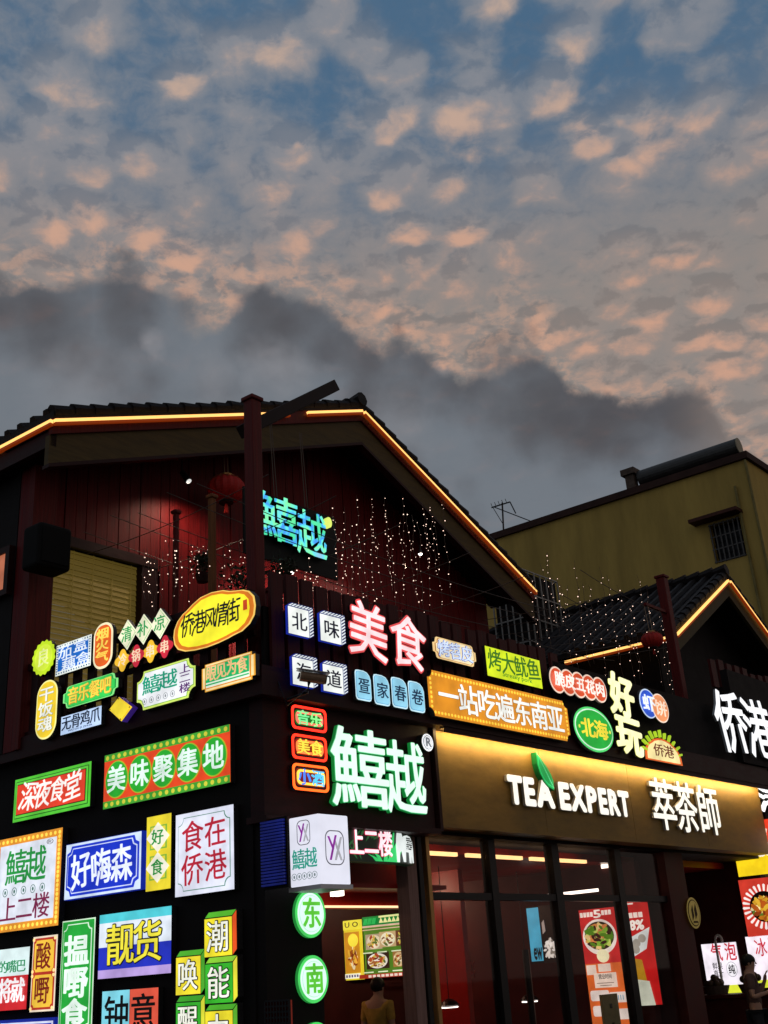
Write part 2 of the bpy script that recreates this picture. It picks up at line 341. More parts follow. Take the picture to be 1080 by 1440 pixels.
class Sign:
    """one sign: an Empty at its foot, parts in local coordinates x right, z up, y into the wall"""
    def __init__(s, name, label, cat, pl, quad, group=None, off=0.):
        a = [pl.sz(*p) for p in quad]
        x0, x1 = (a[0][0]+a[3][0])/2, (a[1][0]+a[2][0])/2; z1, z0 = (a[0][1]+a[1][1])/2, (a[2][1]+a[3][1])/2
        s.w, s.h = x1-x0, z1-z0
        s.o = empty(name, pl.pt((x0+x1)/2, z0, off), pl.rz(), label, cat, group); s.y = 0.
    def rect(s, i=0., b=None):
        j = i if b is None else b
        return [(-s.w/2+i, j), (s.w/2-i, j), (s.w/2-i, s.h-j), (-s.w/2+i, s.h-j)]
    def sub(s, a0, b0, a1, b1): return [((a0-.5)*s.w, b0*s.h), ((a1-.5)*s.w, b0*s.h), ((a1-.5)*s.w, b1*s.h), ((a0-.5)*s.w, b1*s.h)]
    def rnd(s, i, r, n=6, concave=False, box=None):
        x0, x1, z0, z1 = box or (-s.w/2+i, s.w/2-i, i, s.h-i); out = []
        for cx, cz, a in ((x1, z0, -90), (x1, z1, 0), (x0, z1, 90), (x0, z0, 180)):
            sx = -1 if cx == x1 else 1; sz = 1 if cz == z0 else -1
            for k in range(n+1):
                t = math.radians(a+90*k/n)
                if concave:
                    t0 = {-90: 180, 0: 270, 90: 0, 180: 90}[a]; tt = math.radians(t0-90*k/n)
                    out.append((cx+r*math.cos(tt), cz+r*math.sin(tt)))
                else: out.append((cx+sx*r+r*math.cos(t), cz+sz*r+r*math.sin(t)))
        return out
    def ell(s, i=0., n=36, c=None, r=None):
        cx, cz = c or (0, s.h/2); rx, rz = r or (s.w/2-i, s.h/2-i)
        return [(cx+rx*math.cos(2*math.pi*k/n), cz+rz*math.sin(2*math.pi*k/n)) for k in range(n)]
    def poly(s, pts): return [((a-.5)*s.w, b*s.h) for a, b in pts]
    def inset_poly(s, pts, k):
        c = np.mean(np.array(pts), 0); return [tuple(c+(np.array(p)-c)*k) for p in pts]
    def plate(s, name, poly, y0, y1, m, parent=None):
        return MB().extrude(poly, y0, y1).build(name, m, parent or s.o, world=False)
    def body(s, poly, depth, m=None, name='casing'):
        depth = s.depth-.008; s.y = -depth; return s.plate(name, poly, -depth, 0, m or CASE)
    def layer(s, name, polys, m, t=.004, parent=None):
        mb = MB(); polys = polys if isinstance(polys[0], list) else [polys]
        for p in polys: mb.extrude(p, s.y-t, s.y-.0005)
        s.y -= t; return mb.build(name, m, parent or s.o, world=False)
    def text(s, txt, a0, b0, a1, b1, m, bold=.012, vertical=False, t=.006, name='lettering', gap=.06, shear=0., jit=0., latin=False, rot=0., keep=False, parent=None, cells=None):
        bold = bold*.9 if latin else min(bold*.45, .036); mb = MB(); x0, x1, z0, z1 = (a0-.5)*s.w, (a1-.5)*s.w, b0*s.h, b1*s.h
        rnd = random.Random(hash(len(txt)*7.3+a0)); n = len(txt)
        if latin:
            V, Fs = glyph(txt, bold, .02); lo, hi = V.min(0), V.max(0)
            q = (V-lo)/(np.where(hi-lo > 1e-6, hi-lo, 1))
            X = x0+q[:, 0]*(x1-x0)+(q[:, 1]-.5)*shear*(z1-z0); Zz = z0+q[:, 1]*(z1-z0); Yy = np.where(V[:, 2] > 0, s.y-t-(V[:, 2]-.02)*.35, s.y-.0005)
            mb.add(np.stack([X, Yy, Zz], 1), Fs)
        else:
            for i, ch in enumerate(txt):
                if ch == ' ': continue
                if vertical: cx0, cx1, cz1, cz0 = x0, x1, z1-(z1-z0)*i/n, z1-(z1-z0)*(i+1)/n
                else: cx0, cx1, cz0, cz1 = x0+(x1-x0)*i/n, x0+(x1-x0)*(i+1)/n, z0, z1
                gx, gz = (cx1-cx0)*gap/2*(not vertical), (cz1-cz0)*gap/2*vertical
                cx0, cx1, cz0, cz1 = cx0+gx, cx1-gx, cz0+gz, cz1-gz
                V, Fs = glyph(ch, bold, .02)
                q0 = (V[:, 0]-EM[0])/(EM[1]-EM[0])-.5; q1 = (V[:, 1]-EM[2])/(EM[3]-EM[2])-.5
                r = math.radians(rot + (rnd.uniform(-7, 7) if jit else 0)); k = 1+(rnd.uniform(-jit, jit) if jit else 0)
                q0, q1 = (q0*math.cos(r)-q1*math.sin(r))*k, (q0*math.sin(r)+q1*math.cos(r))*k
                q0 = q0+q1*shear; dz = rnd.uniform(-jit, jit)*.5*(cz1-cz0)
                if jit: q0 = q0+.03*jit*8*np.sin(q1*7+i); q1 = q1+.02*jit*8*np.sin(q0*6+i*2)
                X = (cx0+cx1)/2+q0*(cx1-cx0); Zz = (cz0+cz1)/2+q1*(cz1-cz0)+dz
                Yy = np.where(V[:, 2] > 0, s.y-t-(V[:, 2]-.02)*.35, s.y-.0005)
                mb.add(np.stack([X, Yy, Zz], 1), Fs)
        if not keep: s.y -= t
        return mb.build(name, m, parent or s.o, world=False)
    def dots(s, inset, nx, nz, r, m, name='dot_border', t=.004, sides='tblr'):
        mb = MB(); w, h = s.w-2*inset, s.h-2*inset; P = []
        for k in range(nx+1):
            x = -w/2+w*k/nx
            if 't' in sides: P.append((x, s.h-inset))
            if 'b' in sides: P.append((x, inset))
        for k in range(1, nz):
            z = inset+h*k/nz
            if 'l' in sides: P.append((-w/2, z))
            if 'r' in sides: P.append((w/2, z))
        for p in P: mb.extrude(s.ell(n=8, c=p, r=(r, r)), s.y-t, s.y-.0005)
        s.y -= t; return mb.build(name, m, s.o, world=False)
def bb(cx, cy, rx, ry, m=0.): return [(cx-rx, cy-ry-m*rx), (cx+rx, cy-ry+m*rx), (cx+rx, cy+ry+m*rx), (cx-rx, cy+ry-m*rx)]

# ------------------------------------------------------------------ ground
tag(MB().hexa([(-400, -60, -.3), (400, -60, -.3), (400, 700, -.3), (-400, 700, -.3), (-400, -60, -.004), (400, -60, -.004), (400, 700, -.004), (-400, 700, -.004)]).build('ground', principled('bare_earth', (.05, .045, .04), .9, 0, .4, .5)), kind='structure')
_p = MB(); _p.prism(-30, 40, -14, -.8, 0., .004); tag(_p.build('street', PAVING), kind='structure')
_p = MB(); _p.prism(-2.4, 30, -.8, 12, 0., .10); tag(_p.build('pavement', CONCRETE), kind='structure')

# ------------------------------------------------------------------ corner building
RAKE_V, WALL_V = 3.0, 3.8
B = empty('corner_restaurant_building', C0, 0, 'two storey timber corner restaurant with tiled gable roof, dark red boards and sign covered fronts', 'building')
def bpart(name, mb, m, parent=None): return mb.build(name, m, parent or B)
# side street front, ground floor
m = MB(); m.prism(0., .25, .12, 14., .1, 4.25); bpart('side_wall', m, DARK_WALL)
m = MB(); m.prism(-.14, .3, -.18, 14., 4.25, 4.50); m.prism(-.10, .3, -.14, 14., 4.50, 4.56); bpart('side_beam', m, DARK_TRIM)
m = MB(); m.prism(.3, 11.5, -.22, .3, 4.25, 4.50); m.prism(.3, 11.5, -.18, .3, 4.50, 4.56); bpart('front_beam', m, DARK_TRIM)
m = MB(); m.prism(0.02, .74, .0, .5, .1, 3.12); m.prism(-.03, .79, -.04, .54, .1, .4); bpart('corner_pillar', m, DARK_WALL)
m = MB(); m.prism(-.02, 2.52, -.06, .12, 3.10, 4.25); m.prism(-.06, 2.54, -.12, .14, 3.06, 3.12); bpart('sign_panel', m, DARK_TRIM)
# terrace floor
m = MB(); m.prism(.3, 11.5, .3, 14., 4.2, 4.36); bpart('terrace_floor', m, CONCRETE)
# bronze fascia with joints
m = MB()
us = [2.62, 4.8, 7.0, 9.2, 11.38]
for a, b in zip(us[:-1], us[1:]): m.prism(a, b-.006, -.015, .22, 3.20, 4.245)
m.prism(2.62, 11.38, -.03, .24, 3.16, 3.20)
bpart('fascia', m, FASCIA)
m = MB(); m.prism(2.56, 2.61, -.10, .2, 3.10, 4.25); bpart('fascia_edge', m, DARK_TRIM)
m = MB(); m.prism(.74, 11.5, .24, .9, 3.12, 3.2); bpart('soffit', m, DARK_WALL)
# ground floor interior shell
m = MB(); m.prism(.25, 11.5, .5, 9., .1, .14); bpart('shop_floor', m, INT_FLOOR)
m = MB(); m.prism(.25, 11.6, .9, 9., 3.02, 3.12); bpart('shop_ceiling', m, INT_RED)
m = MB(); m.prism(.25, 11.6, 9., 9.2, .1, 3.2); bpart('rear_wall', m, INT_RED)
m = MB(); m.prism(3.32, 3.42, .95, 9., .14, 3.02); bpart('partition_wall', m, INT_DARK)
m = MB(); m.prism(5.9, 6.0, 2.2, 9., .14, 3.02); bpart('red_screen_wall', m, INT_RED)
m = MB(); m.prism(3.42, 5.9, 7.6, 7.75, .14, 3.02); bpart('tea_shop_back_wall', m, INT_RED)
m = MB(); m.prism(7.95, 8.1, .6, 4.2, .14, 3.02); bpart('poster_wall', m, INT_DARK)
m = MB(); m.prism(11.55, 11.75, .3, 9., .1, 3.3); bpart('end_wall', m, INT_DARK)
# shopfront: transom, mullions, panes
def mull(px, py=1300, w=.10, d=.12, mat=BLACK_METAL, name='mullion', z1=3.12, v=.30):
    u = PR(v).sz(px, py)[0]; m = MB(); m.prism(u-w/2, u+w/2, v, v+d, .1, z1); bpart(name, m, mat); return u
MU = [mull(585, 1300, .16, .16, principled('pale_timber_post', (.22, .13, .11), .5, 0, .3, 3., (12, 12, .6)), 'door_post'),
      mull(598, 1300, .07), mull(612, 1330, .06, .10, GOLD, 'gold_frame'), mull(702, 1300, .13), mull(793, 1300, .16), mull(882, 1300, .16)]
u_end = PR(.3).sz(957, 1300)[0]; m = MB(); m.prism(u_end-.26, u_end+.30, .26, .75, .1, 3.12); bpart('end_pillar', m, INT_DARK)
m = MB(); m.prism(MU[2], u_end-.26, .31, .40, 2.42, 2.50); m.prism(MU[2], u_end-.26, .31, .40, .1, .32); bpart('transom', m, BLACK_METAL)
for a, b in zip(MU[2:], MU[3:]+[u_end-.26]):
    m = MB(); m.prism(a+.07, b-.07, .345, .355, .32, 3.12); bpart('window_pane', m, glass_mat())
# upper railing of red slats with black backing
m = MB()
u = .05
while u < 5.2:
    m.prism(u, u+.17, -.14, -.10, 4.56, 5.55+.06*random.random()); u += .17+(.05 if random.random() < .6 else .12)
bpart('terrace_railing', m, DARK_SLAT)
m = MB(); m.prism(5.2, 10.5, -.14, -.08, 4.56, 5.45); m.prism(.0, 5.2, -.08, -.04, 4.56, 5.2); bpart('terrace_parapet', m, DARK_WALL)
m = MB()
v = .1
while v < 3.7:
    m.prism(-.09, -.05, v, v+.12, 4.56, 5.3); v += .12+.14
m.prism(-.11, -.03, .0, 3.7, 5.3, 5.38); m.prism(-.05, -.01, .0, 3.7, 4.9, 4.96)
bpart('side_railing', m, DARK_TRIM)
# gable geometry from its rake line
pr = PR(RAKE_V); E1 = pr.sz(75, 593); AP = pr.sz(509, 579); E2 = pr.sz(752, 833)
GU0 = PR(WALL_V).sz(34, 800)[0]
def roof_z(u): return AP[1]-(AP[1]-E1[1])*(AP[0]-u)/(AP[0]-E1[0]) if u < AP[0] else AP[1]-(AP[1]-E2[1])*(u-AP[0])/(E2[0]-AP[0])
GU1 = E2[0]-.45
# board wall: separate boards so the joints catch light
wu0, wu1 = PR(WALL_V).sz(62, 800)[0], PR(WALL_V).sz(212, 840)[0]
wz1 = PR(WALL_V).sz(140, 782)[1]; wz0 = 5.0
m = MB(); u = GU0
while u < GU1:
    b = min(u+.17+random.uniform(-.015, .015), GU1); z1 = min(roof_z(u), roof_z(b))-.22; o = random.uniform(0, .02)
    if b > wu0 and u < wu1: m.prism(u, b-.010, WALL_V-o, WALL_V+.18, wz1, z1); m.prism(u, b-.010, WALL_V-o, WALL_V+.18, 4.36, wz0)
    else: m.prism(u, b-.010, WALL_V-o, WALL_V+.18, 4.36, z1)
    u = b
bpart('gable_wall', m, RED_WOOD)
m = MB(); m.prism(GU0, wu0+.02, WALL_V+.2, WALL_V+.3, 4.36, 8.2); m.prism(wu1-.02, GU1, WALL_V+.2, WALL_V+.3, 4.36, 8.2); m.prism(wu0+.02, wu1-.02, WALL_V+.2, WALL_V+.3, wz1-.02, 8.2); bpart('wall_backing', m, DARK_WALL)
m = MB(); m.prism(GU0-.02, GU0+.32, WALL_V-.14, WALL_V-.03, 4.36, 8.3); bpart('wall_pillar', m, RED_POST)
m = MB()
m.prism(GU0+.32, wu0, WALL_V-.06, WALL_V-.025, wz0-.2, wz0-.1); m.prism(wu1, GU1, WALL_V-.06, WALL_V-.025, wz0-.2, wz0-.1)
bpart('wall_rail', m, RED_POST)
wf = MB(); t = .13
wf.prism(wu0-.02, wu0+.05, WALL_V-.06, WALL_V+.1, wz0, wz1); wf.prism(wu1-.2, wu1+.06, WALL_V-.06, WALL_V+.1, wz0, wz1); wf.prism(wu0-.02, wu1+.06, WALL_V-.07, WALL_V+.09, wz1, wz1+.14); wf.prism(wu0-.02, wu1+.06, WALL_V-.07, WALL_V+.09, wz0-.1, wz0)
fr = wf.build('window', DARK_TRIM, B)
bl = MB(); z = wz0
BLIND = principled('bamboo_blind', (.26, .19, .06), .6, 0, .35, 4., (1, 1, 10), .1, lin('#6b5a24'), .42)  # faint emission in the slats stands for room light behind them
while z < wz1-.02:
    bl.hexa([W(wu0+.05, WALL_V+.05, z), W(wu1-.2, WALL_V+.05, z), W(wu1-.2, WALL_V+.066, z+.074), W(wu0+.05, WALL_V+.066, z+.074), W(wu0+.05, WALL_V+.056, z-.002), W(wu1-.2, WALL_V+.056, z-.002), W(wu1-.2, WALL_V+.072, z+.072), W(wu0+.05, WALL_V+.072, z+.072)]); z += .075
for k in range(5): x = wu0+.15+(wu1-wu0-.45)*k/4; bl.prism(x-.006, x+.006, WALL_V+.038, WALL_V+.044, wz0, wz1)
bl.build('blind', BLIND, fr)
# side return of the upper floor
m = MB(); m.prism(GU0, GU0+.2, WALL_V+.3, 14., 4.56, 8.3); bpart('upper_side_wall', m, DARK_WALL)
sv0, _z = PS(GU0).sz(-22, 760); sv1, sz0_ = PS(GU0).sz(12, 830); sz1_ = PS(GU0).sz(12, 790)[1]
m = MB(); m.prism(GU0-.05, GU0-.01, -sv1, -sv0, sz0_, sz1_+.1); wl = bpart('side_window', m, lit('#b8694a', .85))
m = MB(); a, b = -sv1, -sv0
m.prism(GU0-.08, GU0, a-.08, a, sz0_-.08, sz1_+.18); m.prism(GU0-.08, GU0, b, b+.08, sz0_-.08, sz1_+.18); m.prism(GU0-.08, GU0, a, b, sz0_-.08, sz0_); m.prism(GU0-.08, GU0, a, b, sz1_+.1, sz1_+.18); m.build('frame', DARK_TRIM, wl)
m = MB(); m.prism(GU1-.2, GU1, WALL_V+.3, 14., 4.36, 8.1); bpart('far_side_wall', m, DARK_WALL)
# roof
def gable_roof(root, e1, ap, e2, v0, v1, tiles=True):
    """two slopes with tile rows, ridge, rake tiles; e1, ap, e2 = (u, z) of the light line under the tiles"""
    th, ov = .10, .12
    def slope(a, b, sgn):
        m = MB(); A, Bp = np.array(a), np.array(b)
        q = [W(a[0], v0, a[1]+.06), W(b[0], v0, b[1]+.06), W(b[0], v1, b[1]+.06), W(a[0], v1, a[1]+.06)]
        m.hexa(q+[p+np.array([0, 0, th]) for p in q])
        v = v0+.16
        n = 14
        while v < v1:                                   # rolls of half-round tiles from eave to ridge
            L = [W(a[0]+(b[0]-a[0])*k/n, v, a[1]+(b[1]-a[1])*k/n+.16+.018*(k % 2)) for k in range(n+1)]
            m.tube(L, [.075-.012*(k % 2) for k in range(n+1)], 6); v += .27
        n = int(np.linalg.norm(Bp-A)/.30)
        for k in range(n):                              # overlapping rake tiles along the gable edge
            f0, f1 = k/n, (k+1.25)/n; f1 = min(f1, 1.)
            P0 = W(a[0]+(b[0]-a[0])*f0, v0+.05, a[1]+(b[1]-a[1])*f0+.17+random.uniform(-.012, .012)); P1 = W(a[0]+(b[0]-a[0])*f1, v0+.05, a[1]+(b[1]-a[1])*f1+.145+random.uniform(-.01, .01))
            m.tube([P0, P1], [.092, .07], 8)
        return m.build('roof_slope', TILE, root)
    slope(e1, ap, 1); slope(e2, ap, -1)
    m = MB(); v = v0-.03
    while v < v1: m.tube([W(ap[0], v, ap[1]+.24), W(ap[0], min(v+.36, v1), ap[1]+.21)], [.13, .10], 8); v += .3
    m.build('ridge_cap', TILE, root)
gable_roof(B, E1, AP, E2, RAKE_V, 13.)
def sloped(mb, p, q, v0, v1, z_hi, z_lo):
    """board between (u,z) points p and q, hanging from z_hi to z_lo below the line"""
    return mb.hexa([W(p[0], v0, p[1]+z_lo), W(q[0], v0, q[1]+z_lo), W(q[0], v1, q[1]+z_lo), W(p[0], v1, p[1]+z_lo), W(p[0], v0, p[1]+z_hi), W(q[0], v0, q[1]+z_hi), W(q[0], v1, q[1]+z_hi), W(p[0], v1, p[1]+z_hi)])
for a, b in ((E1, AP), (AP, E2)):
    m = MB(); sloped(m, a, b, RAKE_V+.02, RAKE_V+.08, .06, -.16); bpart('rake_fillet', m, RED_POST)
    m = MB(); sloped(m, a, b, RAKE_V+.06, RAKE_V+.14, -.16, -.56); bpart('barge_board', m, BROWN_BOARD)
    m = MB(); sloped(m, a, b, RAKE_V+.04, RAKE_V+.17, -.56, -.61); bpart('barge_trim', m, DARK_TRIM)
    m = MB(); sloped(m, a, b, RAKE_V+.14, WALL_V+.2, -.02, -.08); bpart('gable_soffit', m, DARK_WALL)
m = MB(); m.prism(E1[0]+.02, E1[0]+.10, RAKE_V+.06, 13., E1[1]-.3, E1[1]+.05); bpart('eave_board', m, DARK_TRIM)
m = MB(); m.prism(E1[0]+.1, GU0+.1, RAKE_V+.14, 13., E1[1]-.28, E1[1]-.22); bpart('eave_soffit', m, DARK_WALL)

# LED lines under the tiles: a glowing tube, and a housing with its orange underglow put into the colour
AMBER = lit('#ffc06a', 1.6, .04); AMBER_CASE = principled('led_case_underglow', (.3, .06, .01), .5, emit=lin('#c8480e'), es=.28)
def led(name, a, b, label, cat='light strip', group=None, r=.023, mat=None, case=True):
    a, b = np.array(a, float), np.array(b, float)
    o = empty(name, (a+b)/2, 0, label, cat, group)
    MB().beam(a, b, 2*r, 2*r).build('glow_tube', mat or AMBER, o)
    if case: MB().beam(a-np.array([0, 0, r*1.8]), b-np.array([0, 0, r*1.8]), 2.2*r, 1.5*r).build('housing', AMBER_CASE, o)
    return o
G = 'amber light strips along the roof edges'
eL = W(E1[0]-.02, RAKE_V, E1[1])
pole_gap = .86
def lerp(a, b, t): return (a[0]+(b[0]-a[0])*t, a[1]+(b[1]-a[1])*t)
def rk(p): return W(p[0], RAKE_V-.03, p[1])
led('led_strip', eL, W(E1[0]-.02, 13., E1[1]), 'amber light strip under the left eave, cut by the photo edge', group=G)
led('led_strip', rk(E1), rk(lerp(E1, AP, .70)), 'long amber light strip along the left rake of the big gable', group=G)
led('led_strip', rk(lerp(E1, AP, .77)), rk(lerp(E1, AP, .995)), 'short amber light strip between slanting pole and gable peak', group=G)
led('led_strip', rk(lerp(AP, E2, .005)), rk(E2), 'long amber light strip falling along the right rake of the big gable', group=G)

# ------------------------------------------------------------------ neighbouring gabled building
NV = 1.0
pr = PR(NV); F1 = pr.sz(950, 893); FA = pr.sz(1023, 816); F2 = (2*FA[0]-F1[0], F1[1])
NB = empty('gabled_shop_building', W(F1[0], 0, 0), 0, 'dark neighbouring shop building with a smaller tiled gable at the right edge', 'building')
gable_roof(NB, F1, FA, F2, NV, 8.6)
m = MB(); m.prism(F1[0]+.45, F1[0]+.65, NV+.6, 8.4, 4.4, F1[1]+.1); m.build('side_wall', DARK_WALL, NB)
m = MB()
q = [(F1[0]+.65, 4.4), (F2[0]-.6, 4.4), (F2[0]-.6, F1[1]+.1), (FA[0], FA[1]-.2), (F1[0]+.65, F1[1]+.1)]
m.add([W(a, NV+.7, z) for a, z in q]+[W(a, NV+.9, z) for a, z in q], [(0, 1, 2, 3, 4), (9, 8, 7, 6, 5)]+[(i, i+5, (i+1) % 5+5, (i+1) % 5) for i in range(5)]); m.build('gable_wall', DARK_WALL, NB)
for a, b in ((F1, FA), (FA, F2)):
    m = MB(); sloped(m, a, b, NV+.03, NV+.10, .05, -.34); m.build('barge_board', principled('olive_barge_board', (.07, .055, .02), .6, 0, .3, 4.), NB)
m = MB(); m.prism(10.52, 20., -.225, -.10, 4.57, 6.15); m.prism(11.75, 20., -.10, .5, 4.3, 6.15); m.build('upper_fascia', DARK_WALL, NB)
m = MB(); m.prism(11.75, 20., .1, .6, 3.55, 4.3); m.build('lower_fascia', DARK_WALL, NB)
m = MB(); m.prism(11.75, 20., .5, 8., .1, .13); m.build('shop_floor', INT_FLOOR, NB)
m = MB(); m.prism(11.75, 20., .6, 8., 3.7, 3.8); m.build('shop_ceiling', INT_DARK, NB)
m = MB(); m.prism(11.75, 20., 8., 8.2, .1, 4.3); m.build('rear_wall', INT_DARK, NB)
m = MB()
for k in range(9): m.prism(11.6+k*.34, 11.6+k*.34+.2, .5, .55, 6.15, 6.62+.1*random.random())
m.build('balcony_railing', DARK_SLAT, NB)
def nk(p, d=.03): return W(p[0], NV-d, p[1])
led('led_strip', nk(F1), nk(lerp(F1, FA, .985)), 'amber light strip climbing the left rake of the small gable', group=G)
led('led_strip', nk(lerp(FA, F2, .015)), nk(F2), 'amber light strip on the right rake of the small gable', group=G)
sp = PS(F1[0]); v_a, z_a = sp.sz(795, 926); v_b, z_b = sp.sz(905, 909); v_c, z_c = sp.sz(920, 906); v_d, z_d = sp.sz(942, 902)
led('led_strip', W(F1[0]-.03, -v_b, F1[1]-.02), W(F1[0]-.03, -v_a, F1[1]-.02), 'amber light strip along the side eave behind the red lantern', group=G)
led('led_strip', W(F1[0]-.03, -v_d, F1[1]-.02), W(F1[0]-.03, -v_c, F1[1]-.02), 'tiny stub of amber light strip right of the right hand lantern', group=G)

# ------------------------------------------------------------------ ochre block behind
D = 36.; _r = ray(1047, 640); _h = math.hypot(_r[0], _r[1]); YC = np.array([0, 0, EYE])+_r*D/_h; YZ = YC[2]; YC[2] = 0
def Y(a, b, z): return YC+dL*a+dR*b+np.array([0, 0, z])
YB = empty('apartment_block', YC, 0, 'plain ochre apartment block with flat dark roof edge and one barred window', 'building')
def ybox(mb, a0, a1, b0, b1, z0, z1): return mb.hexa([Y(a0, b0, z0), Y(a0, b1, z0), Y(a1, b1, z0), Y(a1, b0, z0), Y(a0, b0, z1), Y(a0, b1, z1), Y(a1, b1, z1), Y(a1, b0, z1)])
ypl = Plane(YC, -dL, nL)
wa = [ypl.sz(*p) for p in ((999, 737), (1043, 726), (1047, 782), (1003, 794))]
wa0, wa1 = -(wa[1][0]+wa[2][0])/2, -(wa[0][0]+wa[3][0])/2; wz0y, wz1y = (wa[2][1]+wa[3][1])/2, (wa[0][1]+wa[1][1])/2
m = MB(); ybox(m, 0, wa0, 0, 14, 0, YZ-.15); ybox(m, wa1, 16, 0, 14, 0, YZ-.15); ybox(m, wa0, wa1, 0, 14, 0, wz0y); ybox(m, wa0, wa1, 0, 14, wz1y, YZ-.15); ybox(m, wa0, wa1, .6, 14, wz0y, wz1y)
m.build('wall', YELLOW_WALL, YB)
m = MB(); ybox(m, -.12, 16, -.12, 14, YZ-.15, YZ+.10); m.build('roof_edge', principled('dark_coping', (.05, .025, .02), .8, 0, .4, 2.), YB)
m = MB(); ybox(m, wa0-.02, wa1+.02, .3, .34, wz0y, wz1y); yw = m.build('window', principled('dark_glass', (.01, .01, .012), .15), YB)
m = MB()
for k in range(7): a = wa0+.06+(wa1-wa0-.12)*k/6; ybox(m, a-.018, a+.018, -.06, -.03, wz0y, wz1y)
for k in range(4): z = wz0y+.04+(wz1y-wz0y-.08)*k/3; ybox(m, wa0, wa1, -.035, -.005, z-.018, z+.018)
m.build('grille', principled('rusty_bar', (.09, .085, .08), .6, .2, .3, 20.), yw)
m = MB(); ybox(m, wa0-.15, wa1+.45, -.5, 0, wz1y+.08, wz1y+.2); m.build('canopy', principled('red_brown_canopy', (.07, .025, .018), .7, 0, .3, 3.), YB)
m = MB(); m.tube([Y(-.0, -.06, 0), Y(.0, -.06, YZ-.2)], .045, 8); m.tube([Y(.5, -.06, 0), Y(.5, -.06, YZ-1.)], .05, 8); m.build('downpipe', principled('stained_pipe', (.22, .18, .06), .6, 0, .3, 3.), YB)
# solar water heater and chimney on the roof edge
t0 = ypl.sz(885, 690); t1 = ypl.sz(1032, 640)
hz = YZ+.62; ha, hb = 0.35, -ypl.sz(893, 690)[0]
H_ = empty('solar_water_heater', Y(ha, .6, YZ+.1), 0, 'long dark cylinder of a water heater lying on the ochre roof', 'water heater')
MB().tube([Y(ha, .55, hz), Y(hb, .55, hz)], .30, 20).build('tank', principled('dark_tank', (.05, .05, .048), .5, .3, .3, 6.), H_, smooth=False)
MB().tube([Y(ha-.02, .55, hz), Y(ha-.05, .55, hz)], .31, 20).build('end_cap', principled('pale_cap', (.35, .31, .22), .6, 0, .2, 6.), H_)
m = MB(); [m.tube([Y(a, .3, YZ+.1), Y(a, .5, hz-.2)], .03, 6) for a in (ha+.3, (ha+hb)/2, hb-.3)]; [m.tube([Y(a, .9, YZ+.1), Y(a, .6, hz-.2)], .03, 6) for a in (ha+.3, (ha+hb)/2, hb-.3)]; m.build('stand', BLACK_METAL, H_)
ca = -ypl.sz(884, 690)[0]
CH = empty('roof_vent', Y(ca, .4, YZ+.1), 0, 'small square vent stack standing left of the roof tank', 'vent')
m = MB(); ybox(m, ca-.16, ca+.16, .2, .5, YZ+.1, YZ+.75); m.build('shaft', CONCRETE, CH); m = MB(); ybox(m, ca-.26, ca+.26, .1, .6, YZ+.75, YZ+.98); m.build('cap', CONCRETE, CH)
# antenna at the far roof corner
def yp(px, py): a, z = ypl.sz(px, py); return Y(-a, .2, z)
an = MB(); base = yp(704, 748)
an.tube([base, yp(702, 705)], .035, 5); an.tube([yp(687, 712), yp(713, 704)], .03, 5); an.tube([yp(713, 704), yp(721, 720)], .025, 5); an.tube([yp(690, 711), yp(747, 733)], .02, 5); an.tube([yp(689, 712), yp(703, 735)], .015, 5)
for k in range(5): p, q = yp(688+5*k, 711-1.6*k), yp(686+5*k, 706-1.6*k); an.tube([p, q], .012, 4)
tag(an.build('roof_antenna', BLACK_METAL), 'thin bent metal antenna on the roofline against the grey sky', 'antenna')

# ------------------------------------------------------------------ posts, pole, cage, lanterns, lamps on the terrace
def post_px(px, y_top, px_b, y_bot, v, w, mat, label, name='timber_post', zb=4.56, group=None):
    u, zt = PR(v).sz(px, y_top); 
    o = MB(); o.prism(u-w/2, u+w/2, v, v+w, zb, zt); o.prism(u-w/2-.02, u+w/2+.02, v-.02, v+w+.02, zt, zt+.05); return tag(bevel(o.build(name, mat), .012), label, 'post', group), u, zt
tp, tpu, tpz = post_px(361, 562, 372, 980, .16, .14, RED_POST, 'tall square red brown timber post rising at the corner above the roofline')
GP = 'timber posts on the roof terrace'
post_px(301, 700, 0, 0, 1.9, .075, wood('raw_timber', (.20, .075, .025)), 'thin raw timber post below the left lantern on the terrace', group=GP)
post_px(388, 832, 0, 0, .35, .12, RED_WOOD, 'short thick red post just right of the tall corner post', group=GP)
post_px(250, 722, 0, 0, 2.6, .06, RED_POST, 'thin dark red post before the red boards left of the lantern', group=GP)
post_px(936, 812, 0, 0, .55, .16, RED_POST, 'square red post beside the small gable and its lantern', group=GP)
a = PR(.44).sz(340, 607); b = PR(.44).sz(470, 543)
tag(bevel(MB().beam(W(a[0], .44, a[1]), W(b[0], .44, b[1]), .12, .15).build('slanting_pole', principled('black_timber', (.02, .012, .010), .6, 0, .3, 5.)), .01), 'black slanting timber pole sticking out past the tall post into the sky', 'pole')
